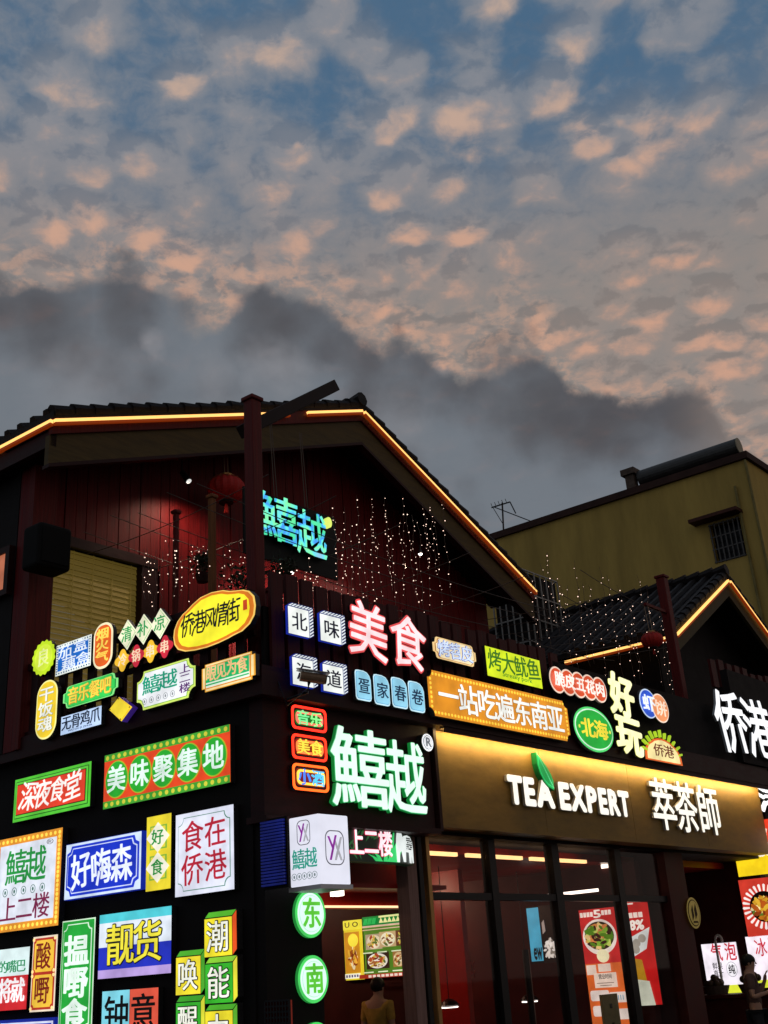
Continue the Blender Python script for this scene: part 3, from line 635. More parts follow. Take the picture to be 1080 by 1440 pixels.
# wires
def sag(a, b, n=8, s=.15): a, b = np.array(a), np.array(b); return [a+(b-a)*k/n-np.array([0, 0, s*4*(k/n)*(1-k/n)]) for k in range(n+1)]
def wire(pts, label, r=.006, group='wires over the roof terrace'): return tag(MB().tube(pts, r, 4).build('wire', WIRE), label, 'wire', group)
wl_ = 'thin bare wire strung level over the roof terrace holding fairy lights'
for v, z in ((1.0, 6.95), (1.5, 7.0), (2.0, 6.9), (2.5, 7.02), (3.0, 6.95)): wire(sag(W(.1, v, z), W(7.2, v, z-.1), 10, .12), wl_)
for u, z in ((.5, 6.95), (1.6, 7.0), (2.8, 6.96), (4.2, 6.9), (5.6, 6.9)): wire(sag(W(u, .3, z), W(u+.1, 3.6, z), 8, .08), wl_)
w2 = 'thin bare wire strung between cage and red post before the ochre wall'
for k, (z0, z1) in enumerate(((8.2, 7.3), (7.9, 7.15), (7.65, 7.05), (7.35, 6.9), (7.0, 6.75))): wire(sag(W(9.4, 1.6+.5*k, z0), W(11.1, .6+.5*k, z1), 8, .1), w2, .007)
for k in range(7): u = 9.5+.25*k; wire(sag(W(u, .9, 7.6-.12*k), W(u, 4.6, 7.9-.1*k), 6, .05), w2, .006)
# barred cage
cp = PR(4.6); ca0, cz1 = cp.sz(733, 800); ca1, _ = cp.sz(779, 788); _, cz0 = cp.sz(775, 885)
CG = MB(); dpt = .8
for v in (4.6, 4.6+dpt):
    for k in range(7): u = ca0+(ca1-ca0)*k/6; CG.prism(u-.012, u+.012, v-.012, v+.012, cz0-1.5, cz1)
    for k in range(6): z = cz0-1.5+(cz1-cz0+1.5)*k/5; CG.prism(ca0, ca1, v-.014, v+.014, z-.014, z+.014)
for u in (ca0, ca1):
    for k in range(1, 5): v = 4.6+dpt*k/5; CG.prism(u-.012, u+.012, v-.012, v+.012, cz0-1.5, cz1)
    for k in range(6): z = cz0-1.5+(cz1-cz0+1.5)*k/5; CG.prism(u-.012, u+.012, 4.6, 4.6+dpt, z-.014, z+.014)
_co = empty('security_cage', W((ca0+ca1)/2, 5.0, cz0-1.5), 0, 'tall barred metal cage between the big gable and the ochre block', 'cage')
CG.build('bar_grille', principled('cage_bar', (.30, .29, .27), .5, .3, .3, 20.), _co)
MB().prism(ca0+.03, ca1-.03, 4.64, 4.6+dpt-.04, cz0-1.5, cz1-.03).build('shade_block', DARK_WALL, _co)  # solid dark block stands in for the shade inside the bars
fz = MB()
for k in range(16): u = 7.6+k*.13; fz.prism(u-.012, u+.012, 3.5, 3.524, 6.2, 6.85)
fz.prism(7.5, 9.7, 3.49, 3.53, 6.25, 6.29); fz.prism(7.5, 9.7, 3.49, 3.53, 6.7, 6.74)
tag(fz.build('metal_fence', BLACK_METAL), 'low spiked dark fence under the right end of the big gable', 'fence')
# lanterns
LANT = principled('red_lantern_cloth', (.40, .022, .018), .6, 0, .3, 8., (1, 1, .3), .1)
def lantern(px, py, v, r, label, cord=None):
    u, z = PR(v).sz(px, py); c = W(u, v, z); o = empty('lantern', c-np.array([0, 0, r*.9]), 0, label, 'lantern', 'red festival lanterns')
    nseg = 18; mb = MB(); prof = []
    for k in range(13): a = -1.25+2.5*k/12; prof.append((r*math.cos(a)*1.04+.01, r*.82*math.sin(a)))
    n = 32; vs, fs = [], []
    for rr, zz in prof: vs += [c+np.array([rr*(1+.035*math.cos(16*2*math.pi*k/n))*math.cos(2*math.pi*k/n), rr*(1+.035*math.cos(16*2*math.pi*k/n))*math.sin(2*math.pi*k/n), zz]) for k in range(n)]
    for i in range(12):
        for k in range(n): fs.append((i*n+k, i*n+(k+1) % n, (i+1)*n+(k+1) % n, (i+1)*n+k))
    mb.add(vs, fs); mb.build('lantern_body', LANT, o)
    MB().lathe(c, [(r*.42, r*.74), (r*.44, r*.86), (r*.40, r*.9)], 16).build('top_rim', GOLD, o)
    MB().lathe(c, [(r*.40, -r*.9), (r*.44, -r*.86), (r*.42, -r*.74)], 16).build('bottom_rim', BLACK_METAL, o)
    g = MB()                                             # gold scroll ornament round the shoulder
    for k in range(14):
        a = 2*math.pi*k/14
        pts = [c+np.array([(r*(.83-.16*j/5)+.02)*math.cos(a+.16*math.sin(j*1.5)), (r*(.83-.16*j/5)+.02)*math.sin(a+.16*math.sin(j*1.5)), r*(.46+.2*j/5)]) for j in range(6)]
        g.tube(pts, r*.022, 4)
    g.build('scroll_ornament', principled('faded_gold_paint', (.30, .10, .05), .5), o)
    cord = (roof_z(u)-.08-z) if cord is None else cord; tz = MB()
    for k in range(10): a = 2*math.pi*k/10; tz.tube([c+np.array([.05*r*math.cos(a), .05*r*math.sin(a), -r*.9]), c+np.array([.12*r*math.cos(a), .12*r*math.sin(a), -r*1.5])], r*.02, 4)
    tz.build('tassel', LANT, o)
    cd = MB(); cd.tube([c+np.array([-.02, 0, r*.9]), c+np.array([-.04, 0, cord])], .006, 4); cd.tube([c+np.array([.03, 0, r*.9]), c+np.array([.02, 0, cord])], .006, 4); cd.build('cord', principled('pale_cord', (.3, .22, .15), .7), o)
lantern(318, 688, 3.35, .255, 'round dark red lantern with gold scrolls hanging left of the tall post')
u_, z_ = PR(.62).sz(917, 900); tag(MB().beam(W(u_-.05, .62, z_+.64), W(PR(.62).sz(936, 850)[0]+.02, .62, z_+.64), .05, .05).build('lantern_bracket', RED_POST), 'short red arm holding the small lantern out from the red post', 'lantern arm')
lantern(917, 900, .62, .17, 'small round red lantern hanging by the red post near the small gable', .62)
# terrace floodlights that are lit in the picture
def floodlamp(px, py, v, r, label, watt, to, color=(1., .82, .66), spot=95):
    u, z = PR(v).sz(px, py); p = W(u, v, z); o = empty('floodlight', p, 0, label, 'floodlight', 'small lit floodlights')
    m = MB(); m.lathe(p, [(r*.7, r*1.6), (r*1.1, r*.4), (r*1.1, -.01)], 14); m.tube([p+np.array([0, 0, r*1.5]), p+np.array([0, 0, r*4])], .012, 6); m.build('lamp_housing', BLACK_METAL, o)
    MB().ball(p+np.array([0, 0, -r*.1]), r, 12, 8).build('bulb', lit('#fff4e8', 6., 0), o)
    ld = bpy.data.lights.new('lamp', 'SPOT'); l = bpy.data.objects.new('lamp', ld); COL.objects.link(l); l.parent = o
    ld.energy = watt; ld.color = color; ld.shadow_soft_size = r; ld.spot_size = math.radians(spot); ld.spot_blend = 1.
    d = Vector(tuple(np.array(to)-p)).normalized(); l.location = d*.16+Vector((0, 0, -.05)); l.rotation_euler = d.to_track_quat('-Z', 'Y').to_euler(); return o
floodlamp(410, 804, 2.2, .035, 'small round lit white lamp low beside the coloured neon letters', 480, W(4.2, 3.8, 6.6))
floodlamp(591, 778, 2.6, .035, 'small round lit white lamp high under the right side of the gable', 90, W(5.2, 3.8, 6.4))
u, z = PR(3.4).sz(256, 664); p = W(u, 3.4, z)
o = empty('spotlight', p, 0, 'small black spotlight with bright rim under the left half of the gable', 'spotlight')
MB().tube([p, p+np.array([.10, -.03, -.16])], [.04, .05], 12).build('spotlight_barrel', BLACK_METAL, o)
MB().tube([p+np.array([.101, -.0303, -.1616]), p+np.array([.107, -.032, -.171])], .040, 12).build('spotlight_lens', lit('#e8e8e4', .9, 0), o)
MB().tube([p, np.array([p[0], p[1], roof_z(u)-.08])], .010, 6).build('stem', BLACK_METAL, o)
ld = bpy.data.lights.new('lamp', 'SPOT'); l = bpy.data.objects.new('lamp', ld); COL.objects.link(l); l.parent = o; l.location = (.12, -.04, -.19); ld.energy = 95; ld.color = (1, .75, .55); ld.spot_size = math.radians(155); ld.spot_blend = 1.; ld.shadow_soft_size = .05
d = Vector(tuple(W(2.4, 3.8, 5.6)-p)).normalized(); l.rotation_euler = d.to_track_quat('-Z', 'Y').to_euler()
# black speaker at the left corner of the blind
u, z = PR(3.3).sz(68, 770); p = W(u, 3.3, z)
o = empty('loudspeaker', p, 0, 'black boxy loudspeaker hung at the upper left corner of the blind', 'loudspeaker')
m = MB(); m.prism(u-.23, u+.23, 3.15, 3.5, z-.31, z+.26); bevel(m.build('cabinet', principled('speaker_black', (.004, .004, .004), .8), o), .05, 3)
m = MB(); m.prism(u-.19, u+.19, 3.135, 3.15, z-.25, z+.2); m.build('grille', principled('speaker_cloth', (.006, .006, .006), .9), o)
m = MB(); m.prism(u-.03, u+.03, 3.5, 3.7, z-.02, z+.04); m.build('bracket', BLACK_METAL, o)
# plants on the terrace
LEAF = principled('dark_leaf', (.02, .028, .012), .6, 0, .5, 30.)
def plant(px, py, v, r, label, n=170, pot=True, name='potted_plant'):
    u, z = PR(v).sz(px, py); c = W(u, v, z); o = empty(name, c-np.array([0, 0, r]), 0, label, 'plant', 'dark plants on the roof terrace')
    m = MB(); rn = random.Random(int(px))
    for k in range(n):
        d = np.array([rn.gauss(0, 1), rn.gauss(0, 1), rn.gauss(0, 1)]); d /= np.linalg.norm(d); p = c+d*r*rn.uniform(.3, 1.); t = np.array([rn.gauss(0, 1), rn.gauss(0, 1), rn.gauss(0, .7)]); t /= np.linalg.norm(t); s_ = np.cross(t, d); L = rn.uniform(.05, .11)
        m.add([p, p+t*L*.5+s_*L*.25, p+t*L, p+t*L*.5-s_*L*.25], [(0, 1, 2, 3)])
    m.build('foliage', LEAF, o)
    m = MB()
    for k in range(6): a = k*1.05; m.tube([c-np.array([0, 0, r]), c+np.array([.4*r*math.cos(a), .4*r*math.sin(a), .3*r])], .008, 4)
    m.build('stem', WIRE, o)
    if pot: MB().lathe(c-np.array([0, 0, r*1.5]), [(r*.4, 0), (r*.55, r*.6), (r*.5, r*.6)], 12).build('pot', DARK_TRIM, o)
plant(338, 818, 1.6, .26, 'dark leafy potted plant just left of the tall corner post')
plant(285, 790, 2.2, .18, 'small dark trailing plant between the two thin terrace posts')
plant(398, 800, 1.2, .2, 'dark leafy plant under the coloured neon letters')
# fairy lights
BULB = lit('#ffd9c4', 2.5, .35)
def strand(px, py, length, v, label, group, n):
    u, z = PR(v).sz(px, py); p = W(u, v, z); m = MB(); rn = random.Random(int(px*31+py))
    pts = [p+np.array([rn.uniform(-.025, .025), rn.uniform(-.025, .025), -length*k/8]) for k in range(9)]
    m.tube(pts, .003, 3, 0)
    for k in range(n):
        f = min(.999, max(.02, (k+rn.uniform(.1, .9))/n)); i = int(f*8); q = pts[i]+(pts[i+1]-pts[i])*(f*8-i)
        m.ball(q+np.array([rn.uniform(-.02, .02), rn.uniform(-.02, .02), 0]), rn.choice((.0035, .0045, .005, .006, .008)), 5, 4, 1)
    o = m.build('fairy_light_strand', [WIRE, BULB]); tag(o, label, 'fairy lights', group)
rn = random.Random(5)
LA = 'thin strand of tiny warm fairy lights hanging before the big gable wall'
for k in range(36): px = 384+k*6.7+rn.uniform(-4, 4); top = 690+rn.uniform(0, 60)+(30 if px < 460 else 0); strand(px, top if px > 466 else 788+rn.uniform(-10, 20), rn.uniform(.9, 1.9) if px > 466 else .7, rn.uniform(1., 2.8), LA, 'fairy light strands before the big gable', rn.randint(7, 14))
LB = 'thin strand of tiny warm fairy lights left of the tall corner post'
for k in range(22): px = 200+k*7.2+rn.uniform(-3, 3); strand(px, 765+rn.uniform(-12, 26), rn.uniform(.35, .8), rn.uniform(1.2, 3.), LB, 'fairy light strands left of the corner post', rn.randint(3, 7))
LC = 'thin strand of tiny white fairy lights before the dark roof of the small gable'
for k in range(26): px = 742+k*7.8+rn.uniform(-4, 4); f = (px-742)/200; strand(px, 770+f*45+rn.uniform(0, 60), rn.uniform(.8, 1.9), rn.uniform(.6, 1.0), LC, 'fairy light strands by the small gable', rn.randint(5, 10))

# ------------------------------------------------------------------ signs, side street front (upper row on the terrace edge, lower rows on the wall)
PU, PW = PS(-.15), PS(-.005)
GU, GW = 'lit signs along the side terrace edge', 'lit signs on the dark side wall'
WHITE, PALE = lit('#eef0f4', 1.0), lit('#dfe6f4', 1.0)
def sign(label, pl, quad, depth=.10, group=None, name='lightbox_sign', cat='sign'):
    depth *= .6
    s = Sign(name, label, cat, Plane(pl.P + pl.n*depth, pl.d, pl.n), quad, group, -depth); s.depth = depth; return s
INKB = lit('#161a22', .5, 0)

s = sign('lime green scalloped round badge, leftmost of the upper side signs', PU, bb(61, 925, 16.5, 25), group=GU)
pts = []
for k in range(64): a = 2*math.pi*k/64; r = .5*(1-.10*(.5+.5*math.cos(16*a))); pts.append((.5+r*math.cos(a), .5+r*math.sin(a)))
s.body(s.poly(pts), .08); s.layer('face', s.inset_poly(s.poly(pts), .985), lit('#bfe01e')); s.layer('inner_disc', s.ell(c=(0, s.h/2), r=(s.w*.36, s.h*.36)), lit('#d2ea3c'))
s.text('良', .26, .27, .74, .73, lit('#eef7a0'), .02)

s = sign('blue square sign with dotted white edge and four white outlined characters', PU, [(78, 908), (127, 893), (128, 936), (79, 950)], group=GU)
s.body(s.rect(), .08); s.layer('border', s.rect(.0), lit('#e9f0e8')); s.dots(.022, 13, 11, .010, lit('#20507a')); s.layer('panel', s.rect(.045), lit('#1567c4'))
for t, a, b in (('茄', .08, .5), ('盒', .52, .55), ('藕', .2, .07), ('盒', .6, .07)): s.text(t, a, b, a+.40, b+.42, lit('#e8f2fb'), .0, keep=True)

s = sign('orange red upright capsule sign with cream rim and yellow characters', PU, bb(144.5, 908, 13.5, 32), group=GU)
r = s.w*.5; s.body(s.rnd(0, r*.9, 10), .09); s.layer('border', s.rnd(0.002, r*.88, 10), lit('#f6ecc0')); s.layer('panel', s.rnd(.03, r*.7, 10), lit('#d9551a')); s.layer('inner_panel', s.rnd(.045, r*.6, 10), lit('#e0601c'))
s.text('烟火气', .2, .13, .8, .87, lit('#ffdc5a'), .03, vertical=True)

s = sign('row of three cream diamonds with green characters above the flower badges', PU, [(166, 872), (238, 852), (238, 897), (166, 917)], group=GU)
s.w *= 1.0
dm = [(.02+.30*k, .0+.02*k) for k in range(3)]
def dia(cx, cz, rx, rz): return [(cx-rx, cz), (cx, cz-rz), (cx+rx, cz), (cx, cz+rz)]
cs = [((.18+.32*k-.5)*s.w, s.h*.5) for k in range(3)]
s.y = -s.depth+.01
for c in cs: s.plate('casing', dia(*c, s.w*.19, s.h*.48), -s.depth+.01, 0, CASE)
s.layer('border', [dia(*c, s.w*.188, s.h*.475) for c in cs], lit('#f2f2d2')); s.layer('green_line', [dia(*c, s.w*.165, s.h*.41) for c in cs], lit('#6fae66')); s.layer('panel', [dia(*c, s.w*.158, s.h*.395) for c in cs], lit('#f4f1cf'))
s.text('清补凉', .02, .27, .98, .73, lit('#2f9e55'), .012, gap=.38)

s = sign('row of four linked flower badges, alternately yellow and red, under the diamonds', PU, [(161, 914), (243, 891), (243, 924), (161, 946)], group=GU)
def flower(cx, cz, rx, rz): return [(cx+rx*(.84+.16*math.cos(4*a-math.pi*0))*math.cos(a), cz+rz*(.84+.16*math.cos(4*a))*math.sin(a)) for a in [2*math.pi*k/48 for k in range(48)]]
cs = [((.135+.243*k-.5)*s.w, s.h*.5) for k in range(4)]; s.y = -s.depth+.01
for c in cs: s.plate('casing', flower(*c, s.w*.142, s.h*.50), -s.depth+.01, 0, CASE)
s.layer('yellow_petal', [flower(*c, s.w*.14, s.h*.49) for c in cs[::2]], lit('#f1bd2e')); s.layer('red_petal', [flower(*c, s.w*.138, s.h*.485) for c in cs[1::2]], lit('#c9243a'))
s.text('冷锅串串', .02, .24, .98, .76, lit('#f6d9b8'), .012, gap=.42)

s = sign('large yellow cloud shaped plaque with orange rim and black brush writing', PU, [(243, 834), (360, 828), (360, 900), (243, 916)], .12, GU)
cl = [(.0, .38), (.015, .24), (.06, .13), (.15, .055), (.27, .02), (.42, .005), (.56, .02), (.68, .05), (.74, .075), (.84, .10), (.93, .19), (.985, .32), (1., .48), (.985, .66), (.93, .78), (.86, .84), (.76, .875), (.70, .90), (.62, .96), (.48, .995), (.34, .97), (.24, .89), (.16, .80), (.12, .77), (.05, .66), (.01, .52)]
s.body(s.poly(cl), .11); s.layer('outer_rim', s.inset_poly(s.poly(cl), .99), lit('#f7ce66')); s.layer('rim', s.inset_poly(s.poly(cl), .955), lit('#d8761c')); s.layer('panel', s.inset_poly(s.poly(cl), .86), lit('#f4ea2e', 1.08))
s.text('侨港风情街', .12, .31, .81, .70, INKB, .004, jit=.12, shear=.12, gap=-.05)
s.layer('red_seal', s.sub(.865, .45, .91, .63), lit('#c8461c'))

s = sign('tall yellow capsule sign with pale outlined characters at the left end', PU, bb(65, 998, 14.5, 41), group=GU)
s.body(s.rnd(0, s.w*.48, 10), .09); s.layer('border', s.rnd(.003, s.w*.47, 10), lit('#f8f09a')); s.layer('panel', s.rnd(.022, s.w*.42, 10), lit('#ecc92a'))
s.text('干饭魂', .18, .12, .82, .88, lit('#7d8a6e'), .055, vertical=True, keep=True); s.text('干饭魂', .18, .12, .82, .88, lit('#f4f4ea'), .02, vertical=True, t=.010, name='lettering_face')

s = sign('bright green bracket ended sign with yellow characters', PU, [(88, 965), (166, 946), (166, 977), (88, 997)], group=GU)
brk = [(.0, .3), (.05, .26), (.07, .05), (.10, 0), (.90, 0), (.93, .05), (.95, .26), (1, .3), (1, .7), (.95, .74), (.93, .95), (.90, 1), (.10, 1), (.07, .95), (.05, .74), (0, .7)]
s.body(s.poly(brk), .08); s.layer('border', s.inset_poly(s.poly(brk), .985), lit('#86ec86')); s.layer('line', s.inset_poly(s.poly(brk), .92), lit('#1c8f3e')); s.layer('panel', s.inset_poly(s.poly(brk), .885), lit('#35cf55'))
s.text('音乐餐吧', .11, .14, .89, .86, lit('#c8641e'), .05, keep=True); s.text('音乐餐吧', .11, .14, .89, .86, lit('#f6dc4e'), .02, t=.01, name='lettering_face')

s = sign('pale blue strip sign with dark characters below the green bracket sign', PU, [(85, 1008), (142, 992), (142, 1019), (85, 1034)], group=GU)
s.body(s.rect(), .07); s.layer('face', s.rect(.004), lit('#bcd4f6')); s.text('无骨鸡爪', .03, .20, .97, .93, lit('#10203c', .6), .012); s.text('WU GU JI ZHUA', .2, .06, .8, .18, lit('#1c3a66', .6), .0, latin=True, name='small_lettering', t=.003)

s = sign('blank yellow square tipped on its corner with purple sides', PU, bb(169, 997, 16.5, 18), .14, GU)
d4 = s.poly([(0, .60), (.42, 1.), (1, .45), (.56, 0)])
s.body(d4, .13, lit('#4a2a9a', .35)); s.layer('face', s.inset_poly(d4, .97), lit('#f2d22c')); s.layer('rim_line', s.inset_poly(d4, .9), lit('#d9a31e')); s.layer('panel', s.inset_poly(d4, .87), lit('#f4d934')); s.layer('screw', [s.ell(n=8, c=((q[0]*.82), s.h/2+(q[1]-s.h/2)*.82), r=(.008, .008)) for q in d4], lit('#7a4a14', .6))

def fish_sign(s, a0, b0, a1, b1, teal):      # the restaurant's own two character mark with its row of ring marks below
    s.text('鱚越', a0, b0, a1, b1, teal, .014, gap=.0)
def rings(s, a0, a1, b, r, m, n=5):
    mb = MB()
    for k in range(n):
        c = ((a0+(a1-a0)*k/(n-1)-.5)*s.w, b*s.h); o_, i_ = s.ell(n=16, c=c, r=(r, r)), s.ell(n=16, c=c, r=(r*.84, r*.84))
        for j in range(16): q = (j+1) % 16; mb.extrude([o_[j], o_[q], i_[q], i_[j]], s.y-.003, s.y-.0005)
        mb.extrude(s.ell(n=6, c=c, r=(r*.35, r*.5)), s.y-.003, s.y-.0005)
    return mb.build('ring_mark', m, s.o, world=False)
s = sign('white notched sign with lime rim, teal mark and purple upright characters', PU, [(192, 945), (274, 924), (275, 979), (192, 1001)], .11, GU)
s.body(s.rnd(0, .10, 5, True), .1); s.layer('border', s.rnd(.004, .10, 5, True), lit('#cfe86a')); s.layer('line', s.rnd(.022, .10, 5, True), lit('#7fae3e')); s.layer('panel', s.rnd(.03, .10, 5, True), WHITE)
fish_sign(s, .12, .36, .70, .82, lit('#189a78')); rings(s, .16, .64, .20, .035, lit('#9aa0a4', .8)); s.text('上二楼', .76, .14, .93, .86, lit('#5a2a6e'), .008, vertical=True)

s = sign('green sign with stepped orange frame and peach characters, right end of the side row', PU, [(283, 937), (359, 913), (359, 952), (283, 977)], group=GU)
st = [(.0, .12), (.06, .12), (.06, 0), (.94, 0), (.94, .12), (1, .12), (1, .88), (.94, .88), (.94, 1), (.06, 1), (.06, .88), (0, .88)]
s.body(s.poly(st), .09); s.layer('frame', s.inset_poly(s.poly(st), .985), lit('#e8a437')); s.layer('frame_line', s.inset_poly(s.poly(st), .93), lit('#f3dca0')); s.layer('frame_inner', s.rect(s.w*.075, s.h*.09), lit('#d98a28')); s.layer('white_stripe', s.rect(s.w*.10, s.h*.13), lit('#e8efe0')); s.layer('panel', s.sub(.10, .30, .90, .87), lit('#17b062')); s.layer('lower_stripe', s.sub(.10, .19, .90, .24), lit('#2eb06a'))
s.text('眼见为食', .12, .32, .88, .86, lit('#f5bd86'), .02, jit=.03)

# lower rows
s = sign('long red sign with five green discs and dotted green bands top and bottom', PW, [(145, 1063), (323, 1018), (324, 1099), (146, 1139)], .12, GW)
s.body(s.rect(), .12); s.layer('face', s.rect(.004), lit('#d8421a', 1.05)); s.layer('green_band', [s.sub(0.004, .0, .996, .13), s.sub(.004, .87, .996, .995)], lit('#3f9a2c'))
mb = MB(); [mb.extrude(s.ell(n=10, c=((.03+.94*k/19-.5)*s.w, b*s.h), r=(.024, .024)), s.y-.004, s.y-.0005) for k in range(20) for b in (.065, .93)]; mb.build('yellow_dot_row', lit('#c9c63a'), s.o, world=False)
s.layer('disc_rim', [s.ell(c=((.115+.1925*k-.5)*s.w, s.h*.5), r=(s.w*.095, s.h*.345)) for k in range(5)], lit('#9fae2a')); s.layer('green_disc', [s.ell(c=((.115+.1925*k-.5)*s.w, s.h*.5), r=(s.w*.089, s.h*.325)) for k in range(5)], lit('#25a52a'))
s.text('美味聚集地', .02, .265, .98, .735, lit('#dff2ea', 1.05), .03, gap=.26)

s = sign('red sign with double green frame and white brush characters left of the five discs', PW, [(20, 1097), (127, 1070), (127, 1133), (18, 1158)], .12, GW)
s.body(s.rect(), .12); s.layer('frame', s.rect(.004), lit('#4fc032')); s.layer('frame_line', s.rect(.035), lit('#1d5a1a')); s.layer('inner_frame', s.rect(.045), lit('#5cc83a')); s.layer('dark_line', s.rect(.07), lit('#2a1a10', .5)); s.layer('panel', s.rect(.08), lit('#d93c22', 1.05))
s.text('深夜食堂', .12, .20, .89, .80, lit('#f4f0ea', 1.1), .012, jit=.10, shear=.2, gap=-.02)

s = sign('white sign with orange bulb dotted frame, green mark and purple characters', PW, [(-8, 1184), (86, 1162), (83, 1304), (-9, 1311)], .14, GW)
s.body(s.rect(), .14); s.layer('frame', s.rect(.004), lit('#e0922a')); s.dots(.045, 14, 20, .020, lit('#f8cc4e', 1.3)); s.layer('panel', s.rect(.088), lit('#dfe4f0'))
fish_sign(s, .19, .48, .78, .84, lit('#1f8f3e')); rings(s, .20, .76, .41, .045, lit('#4a7a6a', .8)); s.text('上二楼', .14, .10, .88, .35, lit('#7a2048'), .008, shear=.0); s.text('®', .80, .84, .90, .90, lit('#8a8a90', .8), 0, latin=True, name='registered_mark')

s = sign('deep blue sign with white notched frame and three white characters', PW, [(92, 1189), (199, 1167), (197, 1252), (90, 1265)], .12, GW)
s.body(s.rect(), .12, lit('#1a2fae', .6)); s.layer('face', s.rect(.006), lit('#cfe0f6')); s.layer('panel', s.rnd(.03, .075, 2, True), lit('#1a35c4')); s.layer('line', s.rnd(.055, .075, 2, True), lit('#cfdcf6')); s.layer('inner_panel', s.rnd(.065, .075, 2, True), lit('#1330c0'))
s.text('好嗨森', .10, .17, .90, .80, lit('#e6eefb', 1.1), .024, jit=.03)

s = sign('narrow yellow upright sign with two white diamonds and green characters', PW, [(205, 1150), (240, 1142), (240, 1249), (205, 1255)], .12, GW)
s.body(s.rect(), .12); s.layer('face', s.rect(.004), lit('#e3cf2e'))
s.layer('green_square', [s.sub(.16, .54, .84, .86), s.sub(.16, .14, .84, .46)], lit('#7fae3c')); s.layer('yellow_square', [s.sub(.22, .56, .78, .84), s.sub(.22, .16, .78, .44)], lit('#e0d040'))
s.layer('diamond', [dia(0, s.h*b, s.w*.46, s.h*.20) for b in (.70, .30)], lit('#f3efdc')); s.text('好', .26, .60, .74, .80, lit('#1d8f3a'), .02, keep=True); s.text('食', .26, .20, .74, .40, lit('#1d8f3a'), .02)

s = sign('white square sign with thin green notched line and four dark red characters', PW, [(245, 1147), (327, 1130), (330, 1249), (247, 1264)], .12, GW)
s.body(s.rect(), .12); s.layer('face', s.rect(.004), lit('#dcdff0')); s.layer('green_line', s.rnd(.045, .075, 4, True), lit('#5e8f7a', .8)); s.layer('panel', s.rnd(.053, .075, 4, True), lit('#dfe2f2'))
s.text('食在', .12, .52, .90, .88, lit('#b01e34'), .010, jit=.04, keep=True, gap=.1); s.text('侨港', .12, .12, .90, .48, lit('#b01e34'), .010, jit=.04, gap=.1)

s = sign('half white half red sign at the left photo edge with green and white characters', PW, [(-18, 1341), (40, 1328), (38, 1417), (-20, 1425)], .12, GW)
s.body(s.rect(), .12); s.layer('white_half', s.sub(.0, .55, 1, 1), lit('#d9ecec')); s.layer('red_half', s.sub(0, 0, 1, .55), lit('#c4242a'))
s.text('别的嘴巴', .07, .60, .94, .80, lit('#2a8a5a'), .01, gap=.0); s.text('不将就', .02, .12, .95, .50, lit('#f2eef0', 1.1), .035, gap=.02)

s = sign('narrow red and yellow upright sign with two dark red characters', PW, [(45, 1320), (80, 1311), (77, 1421), (42, 1425)], .12, GW)
s.body(s.rect(), .12); s.layer('face', s.rect(.004), lit('#ecdcc4')); s.layer('red_frame', s.rect(.022), lit('#b03020')); s.layer('panel', [s.rnd(0, .03, 3, True, (-s.w/2+.045, s.w/2-.045, s.h*.52, s.h-.045)), s.rnd(0, .03, 3, True, (-s.w/2+.045, s.w/2-.045, .045, s.h*.48))], lit('#eebf3e'))
s.layer('corner_bulb', [s.ell(n=10, c=(a*(s.w/2-.03), b), r=(.018, .018)) for a in (-1, 1) for b in (.035, s.h*.47, s.h*.53, s.h-.035)], lit('#f8d890', 1.2))
s.text('酸', .2, .55, .8, .90, lit('#7a1c14'), .012, keep=True); s.text('嘢', .2, .10, .8, .45, lit('#7a1c14'), .012)

s = sign('tall green upright sign with thin white notched line and big white characters', PW, [(86, 1298), (133, 1288), (129, 1452), (82, 1460)], .12, GW)
s.body(s.rect(), .12); s.layer('rim', s.rect(.0), lit('#cfeacc')); s.layer('face', s.rect(.012), lit('#1f9a34')); s.layer('white_line', s.rnd(.04, .06, 3, True), lit('#d8f0da')); s.layer('panel', s.rnd(.05, .06, 3, True), lit('#22a238'))
s.text('揾嘢食', .16, .03, .84, .86, lit('#e2f2e8', 1.1), .05, vertical=True)

s = sign('square sign in cyan, white, blue and lilac bands with big yellow black edged characters', PW, [(139, 1289), (240, 1272), (240, 1366), (138, 1379)], .12, GW)
s.body(s.rect(), .12)
s.layer('cyan_band', s.sub(0, .86, 1, 1), lit('#4fc8d4')); s.y += .004; s.layer('white_band', s.sub(0, .48, 1, .86), lit('#dfe8f4')); s.y += .004; s.layer('blue_band', s.sub(0, .13, 1, .48), lit('#2230b8')); s.y += .004; s.layer('lilac_band', s.sub(0, 0, 1, .13), lit('#b49ad8'))
s.text('靓货', .12, .19, .88, .80, lit('#15152a', .4), .08, keep=True, gap=.02, name='lettering_edge'); s.text('靓货', .12, .19, .88, .80, lit('#e8dc3c', 1.05), .012, t=.012, gap=.02)

s = sign('sign split into cyan and coral halves with two black characters', PW, [(143, 1396), (222, 1387), (221, 1452), (142, 1460)], .12, GW)
s.body(s.rect(), .12); s.layer('cyan_half', s.sub(0, 0, .495, 1), lit('#7ccfe0')); s.y += .004; s.layer('coral_half', s.sub(.505, 0, 1, 1), lit('#d9543e')); s.text('钟意', .04, .06, .98, .86, lit('#140c0c', .3), .02, gap=.12)

s = sign('blue sign with white rim just showing at the bottom left corner', PW, [(-20, 1438), (75, 1429), (75, 1500), (-20, 1505)], .12, GW)
s.body(s.rect(), .12, lit('#1a2fae', .6)); s.layer('rim', s.rect(.03), lit('#d4d8f0')); s.layer('panel', s.rect(.05), lit('#2a3cc4')); s.text('好味', .1, .1, .9, .8, lit('#e8ecf8'), .02)

